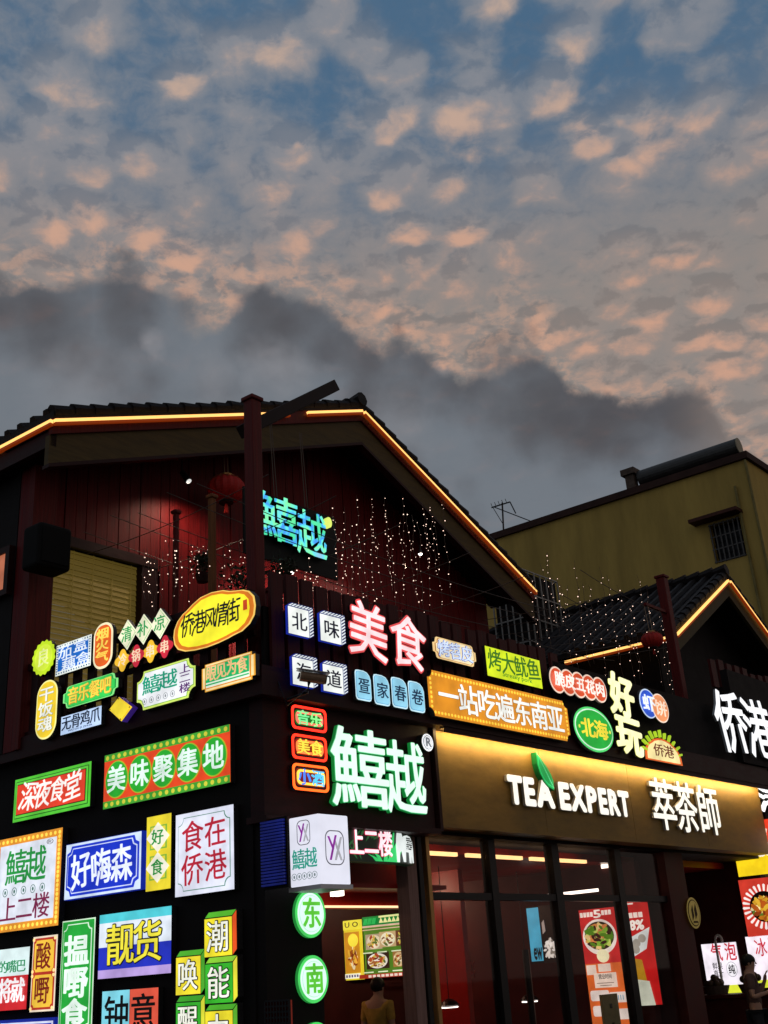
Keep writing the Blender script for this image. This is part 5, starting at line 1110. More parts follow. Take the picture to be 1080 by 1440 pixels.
s.body(s.rect(), .05); s.layer('face', s.rect(.004), lit('#4f7a22', .95)); s.layer('header_panel', s.sub(0, .85, 1, 1), lit('#0e7a32', .95)); s.layer('header_zigzag', [s.poly([(.36+.09*k, .88), (.405+.09*k, .965), (.45+.09*k, .88)]) for k in range(7)]+[s.sub(.36, .965, 1, .995)], lit('#e6e29a', .95)); s.layer('header_rule', [s.sub(-.0, .82, 1, .85), s.sub(.0, .775, 1, .79)], lit('#d8b49a', .9)); s.layer('leaf_art', [s.poly([(.02+.09*k, .87), (.10+.09*k, .87), (.13+.09*k, .97), (.06+.09*k, .97)]) for k in range(3)], lit('#1fa34a', 1.0))
for k, (cx, cz, w_, h_) in enumerate(((.24, .58, .19, .15), (.56, .60, .19, .15), (.86, .60, .12, .15), (.36, .27, .26, .16), (.83, .27, .14, .15))): s.layer('dish_tile', s.sub(cx-w_*.92, cz-h_*.8, cx+w_*.92, cz+h_*.85), lit(('#b8a284', '#c8a878', '#6a3a26', '#3a2418', '#a8763e')[k], .8)); food(s, (cx-.5)*s.w, cz*s.h, w_*s.w*.8, h_*s.h*.75, k+3, plate=('#d8c8a8', '#e0d8b8', None, '#efe6da', '#d8b888')[k])
s.layer('price_line', [s.sub(.1+.3*k, b, .3+.3*k, b+.018) for k in range(3) for b in (.395, .085)], lit('#e8f0c8', .9)); s.layer('footer_panel', s.sub(0, 0, 1, .065), lit('#a8321e', .9)); s.layer('footer_mark', [s.sub(.2+.09*k, .012, .26+.09*k, .05) for k in range(8)], lit('#f0d8c8', .9))
s = wallsign('yellow lit poster with a fried dish photo beside the green menu board', 3.31, [(482, 1296), (508, 1292), (513, 1377), (486, 1380)], name='lit_poster', cat='poster')
s.body(s.rect(), .05); s.layer('face', s.rect(.004), lit('#d8c22a', 1.0)); s.layer('header_panel', s.sub(.0, .84, 1, 1), lit('#e2d43a')); s.text('U O', .1, .88, .8, .97, lit('#3a3a10', .4), .01, latin=True, t=.003); s.layer('photo_panel', s.sub(.06, .12, .84, .80), lit('#c8861e', .9)); food(s, -.02*s.w, .36*s.h, .30*s.w, .20*s.h, 21, plate=None, n=46, pal=['#b85a1a', '#d8832a', '#e8b03a', '#8a3a10', '#f0e0b0']); s.layer('yellow_disc', s.ell(c=(.04*s.w, .66*s.h), r=(.26*s.w, .11*s.h)), lit('#ecd83e')); s.layer('footer_panel', s.sub(.06, .03, .84, .11), lit('#f0ecd8', .95)); s.layer('footer_mark', [s.sub(.12+.14*k, .05, .20+.14*k, .09) for k in range(5)], lit('#6a5a8a', .6))
# posters on the inner wall of the tea shop
PWU = 7.94
s = wallsign('tall red and orange lit poster with a salad bowl photo behind the shop glass', PWU, [(812, 1282), (869, 1273), (886, 1446), (836, 1450)], name='lit_poster', cat='poster')
s.body(s.rect(), .04); s.layer('red_half', s.sub(0, .54, 1, 1), lit('#c42a2a', .95)); s.y += .004; s.layer('orange_half', s.sub(0, 0, 1, .54), lit('#d8682e', .95))
s.text('5', .38, .92, .58, .99, lit('#f6ece0'), .03, latin=True, t=.003); s.layer('headline_mark', [s.sub(.03+.09*k, .935, .10+.09*k, .975) for k in range(4)]+[s.sub(.60+.09*k, .94, .67+.09*k, .98) for k in range(3)], lit('#f2e2d8'))
s.layer('bowl_picture', s.ell(c=(-.02*s.w, .76*s.h), r=(.44*s.w, .15*s.h)), lit('#f0e4da')); s.layer('bowl_inside', s.ell(c=(-.02*s.w, .77*s.h), r=(.38*s.w, .12*s.h)), lit('#3a2a14', .8)); food(s, -.02*s.w, .77*s.h, .40*s.w, .125*s.h, 33, plate=None, n=80, pal=['#5a8a1e', '#8ab83a', '#e8b45a', '#d88a4a', '#c8d86a', '#3a1c10', '#f0d08a', '#4a7a1c'])
s.layer('egg_picture', s.ell(c=(.02*s.w, .60*s.h), r=(.16*s.w, .055*s.h)), lit('#f2ecc0')); s.layer('card', [s.sub(.22, .34, .80, .46), s.sub(.05, .45, .30, .53), s.sub(.36, .47, .68, .535)], lit('#f0dccb', .95)); s.text('营业时间', .34, .41, .68, .45, lit('#2a1a14', .4), .02, t=.003); s.layer('card_line', [s.sub(.28, .375, .72, .38), s.sub(.36, .355, .66, .36)], lit('#8a6a5a', .5))
s.layer('card_white', [s.rnd(0, .03, 3, False, ((a-.5)*s.w, (a-.02)*s.w, b*s.h, (b+.085)*s.h)) for a, b in ((.08, .235), (.56, .215), (.10, .11), (.58, .08))], lit('#ecdfd6', .95)); s.layer('card_stripe', [s.sub(.60+.06*k, .235, .62+.06*k, .275) for k in range(6)], lit('#7ab0c8', .8))
s = wallsign('red lit poster with white lettering and a dumpling photo beside the salad poster', PWU, [(871, 1269), (914, 1259), (926, 1410), (888, 1418)], name='lit_poster', cat='poster')
s.body(s.rect(), .04); s.layer('face', s.rect(.003), lit('#c01c1c', .95)); s.text('98%', .06, .70, .78, .80, lit('#f6efe6', 1.05), .05, latin=True, t=.003, shear=.1); s.layer('headline_mark', [s.sub(.12+.17*k, .82, .26+.17*k, .87) for k in range(4)]+[s.sub(.10, .95, .5, .965), s.sub(.10, .975, .5, .99)], lit('#f2e2d8'))
s.layer('plate_picture', s.poly([(.05, .42), (.75, .52), (.95, .72), (.12, .62)]), lit('#dce4e2', .95)); s.layer('dumpling_picture', [s.ell(c=((a-.5)*s.w, b*s.h), r=(.13*s.w, .04*s.h)) for a, b in ((.25, .55), (.45, .58), (.65, .62), (.4, .52))], lit('#b0aca0', .8)); s.layer('orange_panel', s.poly([(.1, .25), (.62, .22), (.55, .42), (.1, .45)]), lit('#b88a1e', .9)); s.layer('white_panel', s.poly([(.12, .0), (.8, .0), (.7, .22), (.15, .25)]), lit('#d4dcc8', .9))
s = wallsign('small cyan and black lit display with white salt like heap inside the shop', 6.6, [(738, 1276), (780, 1272), (790, 1352), (748, 1356)], name='display_screen', cat='screen', out=.0)
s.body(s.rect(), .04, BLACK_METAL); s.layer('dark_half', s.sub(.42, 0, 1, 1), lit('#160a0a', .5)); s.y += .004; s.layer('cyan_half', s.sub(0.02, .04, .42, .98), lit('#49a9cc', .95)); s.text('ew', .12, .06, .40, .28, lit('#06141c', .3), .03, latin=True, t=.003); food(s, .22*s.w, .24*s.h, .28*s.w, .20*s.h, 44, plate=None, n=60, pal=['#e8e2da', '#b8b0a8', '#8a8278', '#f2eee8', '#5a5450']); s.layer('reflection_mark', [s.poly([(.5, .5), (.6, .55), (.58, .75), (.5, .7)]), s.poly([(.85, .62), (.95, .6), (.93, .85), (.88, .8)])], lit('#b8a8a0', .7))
m = MB(); p0 = PS(6.6); m.tube([W(6.58, .2-p0.sz(760, 1360)[0]*1.0, .14), W(6.58, .2-p0.sz(760, 1360)[0]*1.0, 1.9)], .05, 8); tag(m.build('display_stand', BLACK_METAL), 'dark upright stand carrying the small cyan display', 'stand')
# ceiling lights and coves (lit in the picture)
def downlight(px, py, z, label='small round warm downlight in the dark red shop ceiling', r=.075, s_=3.4):
    r_ = ray(px, py); t = (z-EYE)/r_[2]; p = np.array([0, 0, EYE])+r_*t
    o = empty('downlight', p, 0, label, 'ceiling light', 'ceiling downlights in the shops'); MB().lathe(p+np.array([0, 0, .004]), [(r*1.25, 0), (r*1.25, .012), (r*.9, .012)], 18).build('trim_ring', BLACK_METAL, o); MB().lathe(p-np.array([0, 0, .05]), [(r, 0), (r, .052)], 18).build('lamp_disc', lit('#fff0dc', s_, 0), o)
    return o, p
dz_ = PR(.75).sz(474, 1253)[1]; m = MB(); m.prism(.78, 3.3, .45, .949, dz_+.005, dz_+.05); bpart('lobby_ceiling', m, INT_RED); downlight(474, 1253, dz_)
for px, py in ((686, 1240), (767, 1244), (799, 1244), (852, 1216), (706, 1252), (1004, 1250)): downlight(px, py, 3.015)
hz_ = PR(.93).sz(515, 1275)[1]; m = MB(); m.prism(.8, 3.3, .95, 1.02, hz_-.02, 3.02); bpart('lobby_header', m, INT_RED)
led('cove_strip', W(.85, .935, hz_), W(3.28, .935, hz_), 'thin warm light line across the ceiling above the menu board', 'light strip', 'warm ceiling light lines in the shops', .011, lit('#ffd2a0', 1.6, .05), False)
led('cove_strip', W(MU[2]+.1, .75, 2.99), W(MU[3]-.1, .75, 2.99), 'warm light line at the ceiling behind the first big pane right of the gold frame', 'light strip', 'warm ceiling light lines in the shops', .022, lit('#ffca88', 2.4, .05), False)
led('cove_strip', W(MU[3]+.1, .75, 2.99), W(MU[4]-.1, .75, 2.99), 'warm light line at the ceiling behind the middle big pane', 'light strip', 'warm ceiling light lines in the shops', .022, lit('#ffca88', 2.2, .05), False)
led('cove_strip', W(MU[4]+.1, .75, 2.99), W(MU[5]-.1, .75, 2.99), 'warm light line at the ceiling behind the pane left of the dark end pillar', 'light strip', 'warm ceiling light lines in the shops', .022, lit('#ffca88', 2.2, .05), False)
led('tube_lamp', W(7.2, .8, 2.62), W(7.2, 2.0, 2.62), 'white tube lamp hanging above the salad poster', 'lamp', None, .02, lit('#fff2e4', 3., .02), False)
# a lit pendant lamp low in the left pane, and interior area lamps of those shops
def pendant(px, py, v, label):
    u, z = PR(v).sz(px, py); p = W(u, v, z); o = empty('pendant_lamp', p, 0, label, 'lamp', 'low pendant lamps in the tea shop'); MB().lathe(p, [(.10, 0), (.13, .02), (.09, .07), (.03, .10)], 18).build('lamp_shade', BLACK_METAL, o); MB().lathe(p-np.array([0, 0, .012]), [(.11, 0), (.12, .011)], 18).build('lamp_disc', lit('#fff6ee', 4., 0), o); MB().tube([p+np.array([0, 0, .1]), np.array([p[0], p[1], 3.02])], .006, 5).build('cord', BLACK_METAL, o)
pendant(632, 1416, 2.0, 'low white lamp glowing behind the pane right of the gold frame'); pendant(745, 1408, 2.2, 'low white lamp glowing before the small cyan display')
def room_lamp(u, v, z, watt, label, col=(1., .62, .42)):
    p = W(u, v, z); o = empty('ceiling_lamp', p, 0, label, 'ceiling light', 'recessed room lamps'); MB().lathe(p, [(.14, 0), (.14, .03)], 18).build('lamp_disc', lit('#ffdcb8', 2.), o); MB().lathe(p, [(.15, .03), (.17, .03), (.17, .04)], 18).build('trim_ring', BLACK_METAL, o)
    ld = bpy.data.lights.new('lamp', 'POINT'); l = bpy.data.objects.new('lamp', ld); COL.objects.link(l); l.parent = o; l.location = (0, 0, -.12); ld.energy = watt; ld.color = col; ld.shadow_soft_size = .12
room_lamp(1.9, 3.6, 2.97, 60, 'recessed warm lamp over the doorway lobby'); room_lamp(4.6, 3.2, 2.97, 60, 'recessed warm lamp over the red wall behind the left pane'); room_lamp(7.0, 4.8, 2.97, 90, 'recessed warm lamp deep in the tea shop')
led('light_line', W(MU[2]+.10, .50, .9), W(MU[2]+.10, .50, 2.35), 'upright white light line just inside the gold door frame', 'light strip', None, .012, lit('#ffe6cc', 2., .3), False)
# shelves with cups, a glowing menu panel added to liven the dark room and wall panels deep in the tea shop
for sx, zz in ((4.3, 1.5), (4.3, 2.0)):
    sh = empty('wall_shelf', W(5.1, 4.9, zz), 0, ('lower' if zz < 1.8 else 'upper')+' dark shelf of pale cups on the back wall of the tea shop', 'shelf'); MB().prism(4.4, 5.8, 4.85, 5.15, zz, zz+.03).build('board', INT_DARK, sh)
    rn = random.Random(int(zz*10))
    for k in range(9):
        x = 4.5+.145*k+rn.uniform(-.02, .02); c = empty('paper_cup', W(x, 5.0, zz+.03), 0, 'pale paper cup standing on a shelf in the tea shop', 'cup', 'paper cups on the shelves'); MB().lathe(W(x, 5.0, zz+.03), [(.028, 0), (.04, .12+.03*(k % 2))], 10).build('cup_wall', principled('paper_cup', (.5, .4, .32), .6, 0, .2, 9.), c); MB().lathe(W(x, 5.0, zz+.15+.03*(k % 2)), [(.043, 0), (.043, .012)], 10).build('lid', principled('cup_lid', (.3, .03, .03), .4), c)
s = sign('added dim amber glowing menu panel on the back wall of the tea shop', PR(7.5), [(700, 1262), (735, 1268), (738, 1330), (703, 1326)], .06, None, 'menu_board', 'menu board'); s.body(s.rect(), .06); s.layer('face', s.rect(.01), lit('#8a3a18', .7)); s.layer('menu_line', [s.sub(.1, .1+.11*k, .55+.1*(k % 3), .13+.11*k) for k in range(8)], lit('#e0b88a', .7))
# lettering on the red wall, gold emblem on the pillar
pw = PR(4.2); s = sign('faint raised lettering on the dark red wall behind the pane', PR(3.0), [(643, 1352), (668, 1352), (668, 1376), (643, 1376)], .02, None, 'wall_lettering', 'lettering'); s.y = -.01; s.text('HAPPY', 0, .52, 1, 1, principled('dull_red_letter', (.25, .03, .02), .5), .03, latin=True, t=.01); s.text('HAPPY', 0, 0, 1, .46, principled('dull_red_letter', (.25, .03, .02), .5), .03, latin=True, t=.01, name='second_line')
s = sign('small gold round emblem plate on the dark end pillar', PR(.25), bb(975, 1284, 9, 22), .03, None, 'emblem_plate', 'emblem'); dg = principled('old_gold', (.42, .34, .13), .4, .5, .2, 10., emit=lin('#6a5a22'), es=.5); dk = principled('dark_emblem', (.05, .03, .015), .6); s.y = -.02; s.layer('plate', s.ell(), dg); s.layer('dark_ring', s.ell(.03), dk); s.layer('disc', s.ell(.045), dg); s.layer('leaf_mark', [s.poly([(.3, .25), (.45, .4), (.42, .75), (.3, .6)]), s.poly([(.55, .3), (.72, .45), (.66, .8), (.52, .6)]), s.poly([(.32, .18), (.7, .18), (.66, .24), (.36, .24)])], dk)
# blue louvre by the corner and reddish grille below
o = empty('blue_louvre', W(-.02, 0.5, 2.5), 0, 'dim blue lit louvre panel just left of the white box sign', 'panel'); q = PS(-.01); l0, zt = q.sz(370, 1158); l1, zb = q.sz(404, 1243)
m = MB(); k = 0
while zb+.028*k < zt: m.prism(-.05, -.02, -l1, -l0, zb+.028*k, zb+.028*k+.017); k += 1
m.build('slat', lit('#1a2a9c', .2, .6), o); m = MB(); m.prism(-.018, -.004, -l1-.02, -l0+.02, zb-.03, zt+.03); m.build('back_panel', DARK_WALL, o)
l0, zt = q.sz(377, 1408); l1, zb = q.sz(412, 1470); o = empty('red_grille', W(-.02, .3, zb), 0, 'dim red lit grid panel at the foot of the corner pillar', 'panel'); m = MB()
for k in range(9): z = zb+(zt-zb)*k/8; m.prism(-.05, -.03, -l1, -l0, z-.008, z+.008)
for k in range(9): v = -l1+(l1-l0)*k/8; m.prism(-.052, -.032, v-.008, v+.008, zb, zt)
m.build('grid', BLACK_METAL, o); m = MB(); m.prism(-.028, -.006, -l1, -l0, zb, zt); m.build('glow_panel', lit('#6a1c10', .7), o)

# security camera
pc = PR(-.45); ca = pc.sz(436, 947); cb = pc.sz(461, 957); A = W(ca[0], -.32, ca[1]); Bq = W(cb[0]-.05, -.46, cb[1]); ax = (Bq-A)/np.linalg.norm(Bq-A)
o = empty('security_camera', A-np.array([0, 0, .15]), 0, 'grey bullet security camera in front of the lower hatched block signs', 'camera')
MB().tube([A, Bq], .05, 14).build('camera_body', principled('bronze_camera_body', (.20, .13, .08), .4, .1, .2, 20.), o); m = MB(); m.beam(A+np.array([0, 0, .062])-ax*.03, Bq+np.array([0, 0, .062])+ax*.04, .11, .010); m.build('sun_hood', GREY_METAL, o); MB().tube([Bq, Bq+ax*.012], .045, 14).build('lens_glass', principled('lens_black', (.005, .005, .006), .08), o)
mid = A+(Bq-A)*.35; m = MB(); m.tube([mid-np.array([0, 0, .05]), mid-np.array([.02, 0, .15]), W(ca[0]-.05, -.18, ca[1]-.22)], .018, 8); m.build('bracket', BLACK_METAL, o); m = MB(); m.tube([mid-np.array([0, 0, .1]), W(ca[0]-.12, -.25, ca[1]-.3), W(ca[0]-.16, -.18, ca[1]-.05)], .006, 5); m.build('cable', BLACK_METAL, o)

# ------------------------------------------------------------------ lit boxes of the stall at the right edge
GS = 'lit panels of the stall at the right edge'
SU = 11.54
s = wallsign('red over yellow lit stall panel with white characters under the bronze fascia end', SU, [(1031, 1166), (1106, 1140), (1110, 1223), (1035, 1236)], cat='sign', name='lightbox_sign', group=GS, depth=.06)
s.body(s.rect(), .05, WHITE_CASE); s.layer('yellow_half', s.sub(0, 0, 1, .42), lit('#f0cc1c', 1.1)); s.y += .004; s.layer('orange_band', s.sub(0, .42, 1, .52), lit('#ee8a1e', 1.1)); s.y += .004; s.layer('red_half', s.sub(0, .52, 1, 1), lit('#e23c22', 1.1)); s.text('皮皮', .40, .52, .98, .86, lit('#f6e6dc', 1.2), .06, gap=.2); s.text('炒饭粉', .08, .32, .92, .54, lit('#fbf2e2', 1.2), .06, t=.008)
s = wallsign('red lit stall panel with white sunburst round a plate of fried food', SU, [(1040, 1240), (1104, 1228), (1110, 1312), (1050, 1320)], cat='sign', name='lightbox_sign', group=GS, depth=.06)
s.body(s.rect(), .05); s.layer('face', s.rect(.004), lit('#c4382a', 1.05)); cx, cz = 0., s.h*.5
s.layer('sun_ray', [[(cx+s.w*r*math.cos(a+d_), cz+s.w*.95*r*math.sin(a+d_)) for r, d_ in ((.34, -.05), (.48, -.06), (.50, 0), (.48, .06), (.34, .05))] for a in [6.283*k/26 for k in range(26)]], lit('#f2e6e0', 1.05)); s.layer('black_dish', s.ell(c=(cx, cz), r=(s.w*.33, s.w*.32)), lit('#140c08', .4)); food(s, cx, cz-.03, s.w*.33, s.w*.30, 55, plate=None, n=90, pal=['#e8b83a', '#f0d26a', '#c8781e', '#8a3a14', '#d8a02a', '#b85a1c', '#f4e4a8', '#5a7a2a'])
s = wallsign('white lit counter panel with red characters and yellow green foot at the lower right', SU, [(985, 1330), (1037, 1322), (1044, 1394), (998, 1402)], cat='sign', name='lightbox_sign', group=GS, depth=.06)
s.body(s.rect(), .05, WHITE_CASE); s.layer('face', s.rect(.004), lit('#efe6f0', 1.08)); s.layer('green_foot', s.sub(0, 0, 1, .17), lit('#d8e03a', 1.05)); s.text('气泡', .22, .64, 1.0, .98, lit('#c42a3c', 1.), .03, gap=.25, t=.003); s.text('鲜果', .24, .48, .52, .62, lit('#20202a', .4), .02, t=.003); s.text('真汁', .24, .34, .52, .47, lit('#20202a', .4), .02, t=.003); s.layer('ring_mark', s.ell(c=(.27*s.w, .47*s.h), r=(.15*s.w, .15*s.h)), lit('#9a9aa0', .8)); s.layer('ring_disc', s.ell(c=(.27*s.w, .47*s.h), r=(.138*s.w, .138*s.h)), lit('#f2eef4', 1.05)); s.text('纯', .68, .38, .86, .56, lit('#15151c', .3), .04, t=.003)
s = wallsign('white lit counter panel with one red character behind the standing person', SU, [(1050, 1319), (1104, 1311), (1112, 1385), (1058, 1392)], cat='sign', name='lightbox_sign', group=GS, depth=.06)
s.body(s.rect(), .05, WHITE_CASE); s.layer('face', s.rect(.004), lit('#efe4ee', 1.08)); s.layer('green_foot', s.sub(0, 0, 1, .15), lit('#d8e03a', 1.05)); s.text('冰沙', .18, .58, .92, .94, lit('#c42a3c', 1.), .02, gap=.2, t=.003, jit=.05); s.text('现做', .52, .34, .88, .52, lit('#30305a', .5), .03, t=.003)
# white hook, counter and fruit baskets
pk = PS(11.3); v0c, z0c = pk.sz(1001, 1322)
m = MB(); c = W(11.42, -v0c, z0c-.02); m.tube([c+np.array([0, 0, -.9]), c]+[c+(.06-.06*math.cos(a))*(-dL)+np.array([0, 0, .09*math.sin(a)]) for a in [.5, 1., 1.57, 2.1, 2.7, 3.3]], .022, 8); tag(m.build('hooked_pipe', principled('white_pipe', (.6, .6, .55), .4)), 'slim white hooked pipe rising in front of the white counter panel', 'pipe')
m = MB(); m.prism(10.75, 11.35, -.5, 1.5, .1, 1.02); m.prism(10.7, 11.4, -.55, 1.55, 1.02, 1.08); tag(bevel(m.build('stall_counter', INT_DARK), .01), 'dark stall counter below the white counter panels at the right', 'counter')
FRUIT = principled('dark_fruit', (.05, .03, .015), .5, 0, .4, 9.)
for k, (v, lb) in enumerate(((1.15, 'low dark basket heaped with fruit at the inner end of the stall counter'), (.55, 'taller dark basket heaped with fruit at the middle of the stall counter'))):
    p = W(11.05, v, 1.08); o = empty('fruit_basket', p, 0, lb, 'basket', 'baskets on the stall counter'); MB().lathe(p, [(.17, 0), (.22, .13), (.20, .13)], 16).build('basket', WIRE, o)
    rn = random.Random(k)
    for j in range(13): a = rn.uniform(0, 6.28); r = rn.uniform(0, .15); MB().ball(p+np.array([r*math.cos(a), r*math.sin(a), .14+.12*(1-r/.16)+.05*k]), rn.uniform(.05, .065), 10, 7).build('fruit', FRUIT, o, smooth=True)
# pale notice board standing in the shop
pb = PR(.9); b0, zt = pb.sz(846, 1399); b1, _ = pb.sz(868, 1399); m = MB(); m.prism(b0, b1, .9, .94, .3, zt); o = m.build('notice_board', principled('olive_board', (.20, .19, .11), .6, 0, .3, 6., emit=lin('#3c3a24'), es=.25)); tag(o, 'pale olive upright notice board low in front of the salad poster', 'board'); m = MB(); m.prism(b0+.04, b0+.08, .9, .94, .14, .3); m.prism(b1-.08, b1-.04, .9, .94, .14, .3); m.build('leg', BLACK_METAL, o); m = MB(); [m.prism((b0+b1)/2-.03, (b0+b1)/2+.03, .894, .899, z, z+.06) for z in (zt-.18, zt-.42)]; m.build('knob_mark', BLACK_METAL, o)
# tea shop service counter
m = MB(); m.prism(4.0, 7.6, 4.2, 4.8, .14, 1.02); m.prism(3.95, 7.65, 4.15, 4.85, 1.02, 1.07); tag(bevel(m.build('service_counter', INT_DARK), .01), 'long dark service counter across the tea shop', 'counter')
m = MB(); m.prism(1.3, 3.1, 3.0, 3.5, .14, 1.08); m.prism(1.25, 3.15, 2.95, 3.55, 1.08, 1.13); tag(bevel(m.build('lobby_counter', INT_DARK), .01), 'dark counter behind the person in the yellow shirt', 'counter')

# ------------------------------------------------------------------ people
SKIN = principled('skin', (.38, .22, .15), .55, 0, .08, 12.); HAIR = principled('black_hair', (.012, .010, .009), .45, 0, .3, 40., (1, 1, .2), .3)
def skin_mesh(name, V, E_, Rr, mat, parent, root=0, lvl=2, extra=None):
    me = bpy.data.meshes.new(name); me.from_pydata([tuple(p) for p in V], E_, []); o = bpy.data.objects.new(name, me); COL.objects.link(o)
    sk = o.modifiers.new('skin', 'SKIN'); sk.use_smooth_shade = True
    for i, r in enumerate(Rr): me.skin_vertices[0].data[i].radius = (r, r) if not hasattr(r, '__len__') else r
    me.skin_vertices[0].data[root].use_root = True
    ss = o.modifiers.new('sub', 'SUBSURF'); ss.levels = lvl; ss.render_levels = lvl
    bpy.context.view_layer.update(); m2 = bpy.data.meshes.new_from_object(o.evaluated_get(bpy.context.evaluated_depsgraph_get())); bpy.data.objects.remove(o); bpy.data.meshes.remove(me)
    V2 = [v.co[:] for v in m2.vertices]; F2 = [tuple(p.vertices) for p in m2.polygons]; bpy.data.meshes.remove(m2)
    mb = MB(); mb.add(V2, F2)
    if extra: extra(mb)
    ob = mb.build(name, mat, parent, world=False, smooth=True); return ob
def person(loc, face, H, label, shirt, trousers, arm_r='down', arm_l='down', hair_long=False, head_pitch=0.):
    """standing figure; local -y is where the person looks"""
    o = empty('person', loc, face, label, 'person'); k = H/1.70
    S_ = lambda x, y, z: np.array([x*k, y*k, z*k])
    V, E_, R_ = [], [], []
    def add(p, r, prev=None):
        V.append(p); R_.append((r*k, r*k) if not hasattr(r, '__len__') else (r[0]*k, r[1]*k)); i = len(V)-1
        if prev is not None: E_.append((prev, i))
        return i
    pel = add(S_(0, 0, .93), (.15, .115)); ab = add(S_(0, .005, 1.08), (.135, .10), pel); ch = add(S_(0, .01, 1.26), (.165, .115), ab); up_ = add(S_(0, .015, 1.41), (.115, .085), ch); nk_ = add(S_(0, .0, 1.49), (.06, .062), up_)
    hy = -.02-.05*head_pitch; h1 = add(S_(0, hy, 1.53), (.068, .075), nk_); h2 = add(S_(0, hy, 1.61), (.078, .095), h1); h3 = add(S_(0, hy+.005, 1.67), (.062, .075), h2)
    arms = {}
    for sx, pose in ((1, arm_r), (-1, arm_l)):
        sh = add(S_(.17*sx, .015, 1.40), .064, up_)
        if pose == 'down': el_, wr, hd = S_(.215*sx, .03, 1.10), S_(.235*sx, -.03, .86), S_(.235*sx, -.05, .79)
        elif pose == 'hold': el_, wr, hd = S_(.215*sx, .02, 1.11), S_(.16*sx, -.21, 1.17), S_(.13*sx, -.28, 1.20)
        else: el_, wr, hd = S_(.22*sx, -.06, 1.12), S_(.13*sx, -.20, 1.32), S_(.11*sx, -.22, 1.39)
        e = add(el_, .043, sh); w_ = add(wr, .028, e); pm = add(hd, (.036, .022), w_); arms[sx] = (sh, e, w_)
        d = (hd-wr)/np.linalg.norm(hd-wr); side = np.cross(d, np.array([0, 1., .3])); side /= np.linalg.norm(side); curl = np.cross(side, d)*sx
        for j in range(4):
            ln = (.070, .080, .074, .056)[j]*k; b_ = hd+d*.03*k+side*(.026-.0175*j)*k; f1 = add(b_, .0095, pm); f2 = add(b_+d*ln*.55-curl*.008*k, .0085, f1); add(b_+d*ln*.9-curl*.028*k, .0075, f2)
        t1 = add(hd+side*.036*k-d*.01*k, .011, pm); t2 = add(hd+side*.055*k+d*.02*k, .0095, t1); add(hd+side*.058*k+d*.045*k-curl*.01*k, .008, t2)
    for sx in (1, -1):
        hp_ = add(S_(.085*sx, 0, .86), .09, pel); kn = add(S_(.10*sx, -.02, .49), .056, hp_); an_ = add(S_(.105*sx, .015, .09), .036, kn); ft = add(S_(.115*sx, -.09, .035), (.036, .028), an_); add(S_(.12*sx, -.16, .03), (.034, .02), ft)
    def features(mb):
        c = np.array([0, hy*k, 1.61*k]); y = c[1]-.088*k
        mb.add([c+np.array([-.014*k, -.084*k, -.035*k]), c+np.array([.014*k, -.084*k, -.035*k]), c+np.array([0, -.084*k, .02*k]), c+np.array([0, -.115*k, -.03*k])], [(0, 1, 3), (1, 2, 3), (2, 0, 3), (0, 2, 1)])
        for sx in (1, -1): mb.ball(c+np.array([.078*sx*k, .01*k, -.01*k]), .028*k, 8, 6, 0, (.35, .7, 1.1))
    skin_mesh('body', V, E_, R_, SKIN, o, 0, 2, features)
    fc = MB(); c = np.array([0, hy*k, 1.61*k])
    for sx in (1, -1): fc.ball(c+np.array([.030*sx*k, -.083*k, .003*k]), .012*k, 8, 6, 0, (1.2, .6, .7))
    fc.ball(c+np.array([0, -.083*k, -.058*k]), .022*k, 8, 6, 0, (1., .4, .25)); fc.build('face_features', HAIR, o, world=False, smooth=True)
    hr = MB(); n, mm = 24, 12; vs = []; c = np.array([0, (hy+.012)*k, 1.635*k])
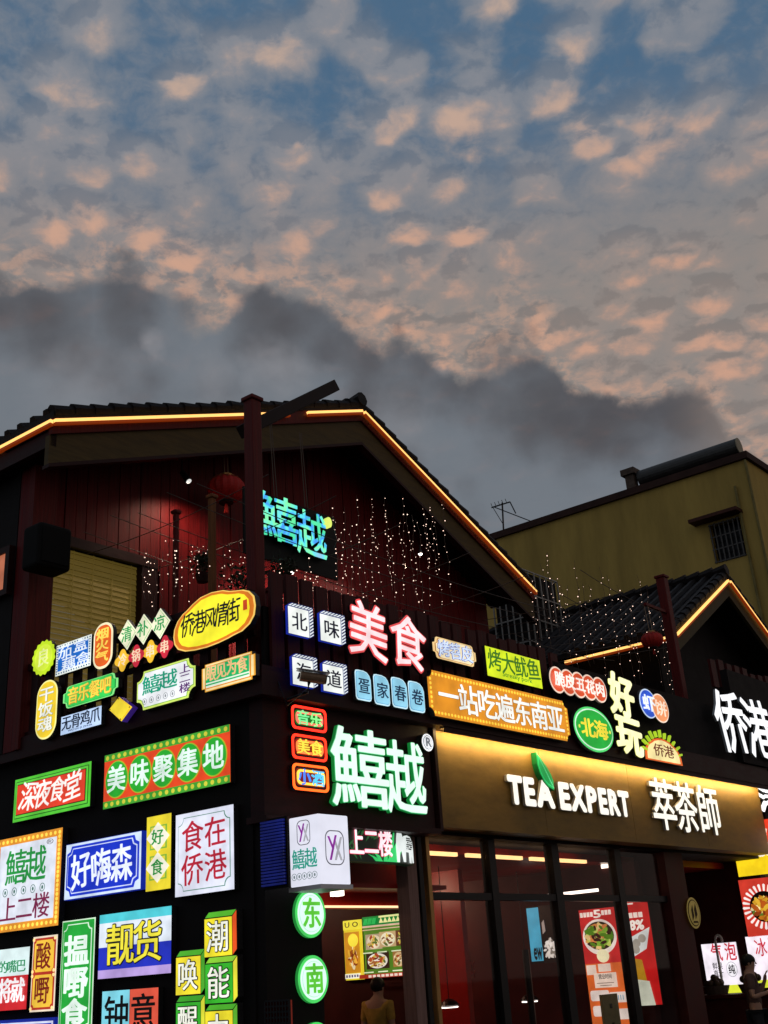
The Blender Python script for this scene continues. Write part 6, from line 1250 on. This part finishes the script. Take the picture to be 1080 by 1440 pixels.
    for i in range(mm+1):
        th = math.pi*i/mm
        for j in range(n):
            a = 2*math.pi*j/n; front = max(0, -math.sin(a)); rr = (.092, .108, .098); lowz = -.02 if front > .35 else (-.16 if hair_long else -.115)
            z = max(math.cos(th)*rr[2], lowz)*(1+.02*math.sin(9*a)); r = math.sin(th) if math.cos(th)*rr[2] > lowz else math.sin(math.acos(max(-1, min(1, lowz/rr[2]))) if abs(lowz) < rr[2] else 1.9)*(1-.25*(th-math.pi/2)/math.pi)
            vs.append(c+np.array([rr[0]*r*math.cos(a), rr[1]*r*math.sin(a), z])*k)
    hr.add(vs, [(i*n+j, (i+1)*n+j, (i+1)*n+(j+1) % n, i*n+(j+1) % n) for i in range(mm) for j in range(n)]); hr.build('hair', HAIR, o, world=False, smooth=True)
    # clothes follow the body, a little larger
    def sub(idx, grow, name, mat, cut=None):
        mp = {i: q for q, i in enumerate(idx)}; V2 = [V[i].copy() for i in idx]; E2 = [(mp[a], mp[b]) for a, b in E_ if a in mp and b in mp]; R2 = [(R_[i][0]+grow*k, R_[i][1]+grow*k) for i in idx]
        if cut: cut(V2, R2, mp)
        skin_mesh(name, V2, E2, R2, mat, o, 0, 2)
    sl = [pel, ab, ch, up_, arms[1][0], arms[1][1], arms[-1][0], arms[-1][1]]
    def shorten(V2, R2, mp):
        for sx in (1, -1): a_, e_ = mp[arms[sx][0]], mp[arms[sx][1]]; V2[e_] = V2[a_]+(V2[e_]-V2[a_])*.72; R2[e_] = (.062*k, .062*k)
    sub(sl, .014, 'shirt', shirt, shorten)
    legs = [pel]+[i for i in range(len(V)) if i > arms[-1][2] and V[i][2] < .9*k and V[i][2] > .05*k and abs(V[i][0]) < .12*k]
    sub(legs, .012, 'trousers', trousers)
    return o
def floor_at(px, v): return W(PR(v).sz(px, 1400)[0], v, .14)
DARKC = principled('dark_cloth', (.02, .02, .024), .8, 0, .3, 20.); OCHRE = principled('ochre_cloth', (.42, .26, .05), .8, 0, .25, 14.)
person(floor_at(531, 1.3), math.radians(150), 1.50, 'person with black hair in an ochre yellow shirt, seen from behind in the doorway', OCHRE, DARKC, hair_long=True)
person(W(PR(-.6).sz(1060, 1400)[0], -.6, .1), math.radians(75), 1.52, 'dark clothed person at the right edge holding something up before the white panels', principled('brown_cloth', (.10, .06, .05), .8, 0, .3, 20.), DARKC, 'raise', 'hold')
person(floor_at(856, 1.6), math.radians(10), 1.30, 'short dark clothed person half hidden behind the pale notice board', DARKC, DARKC)
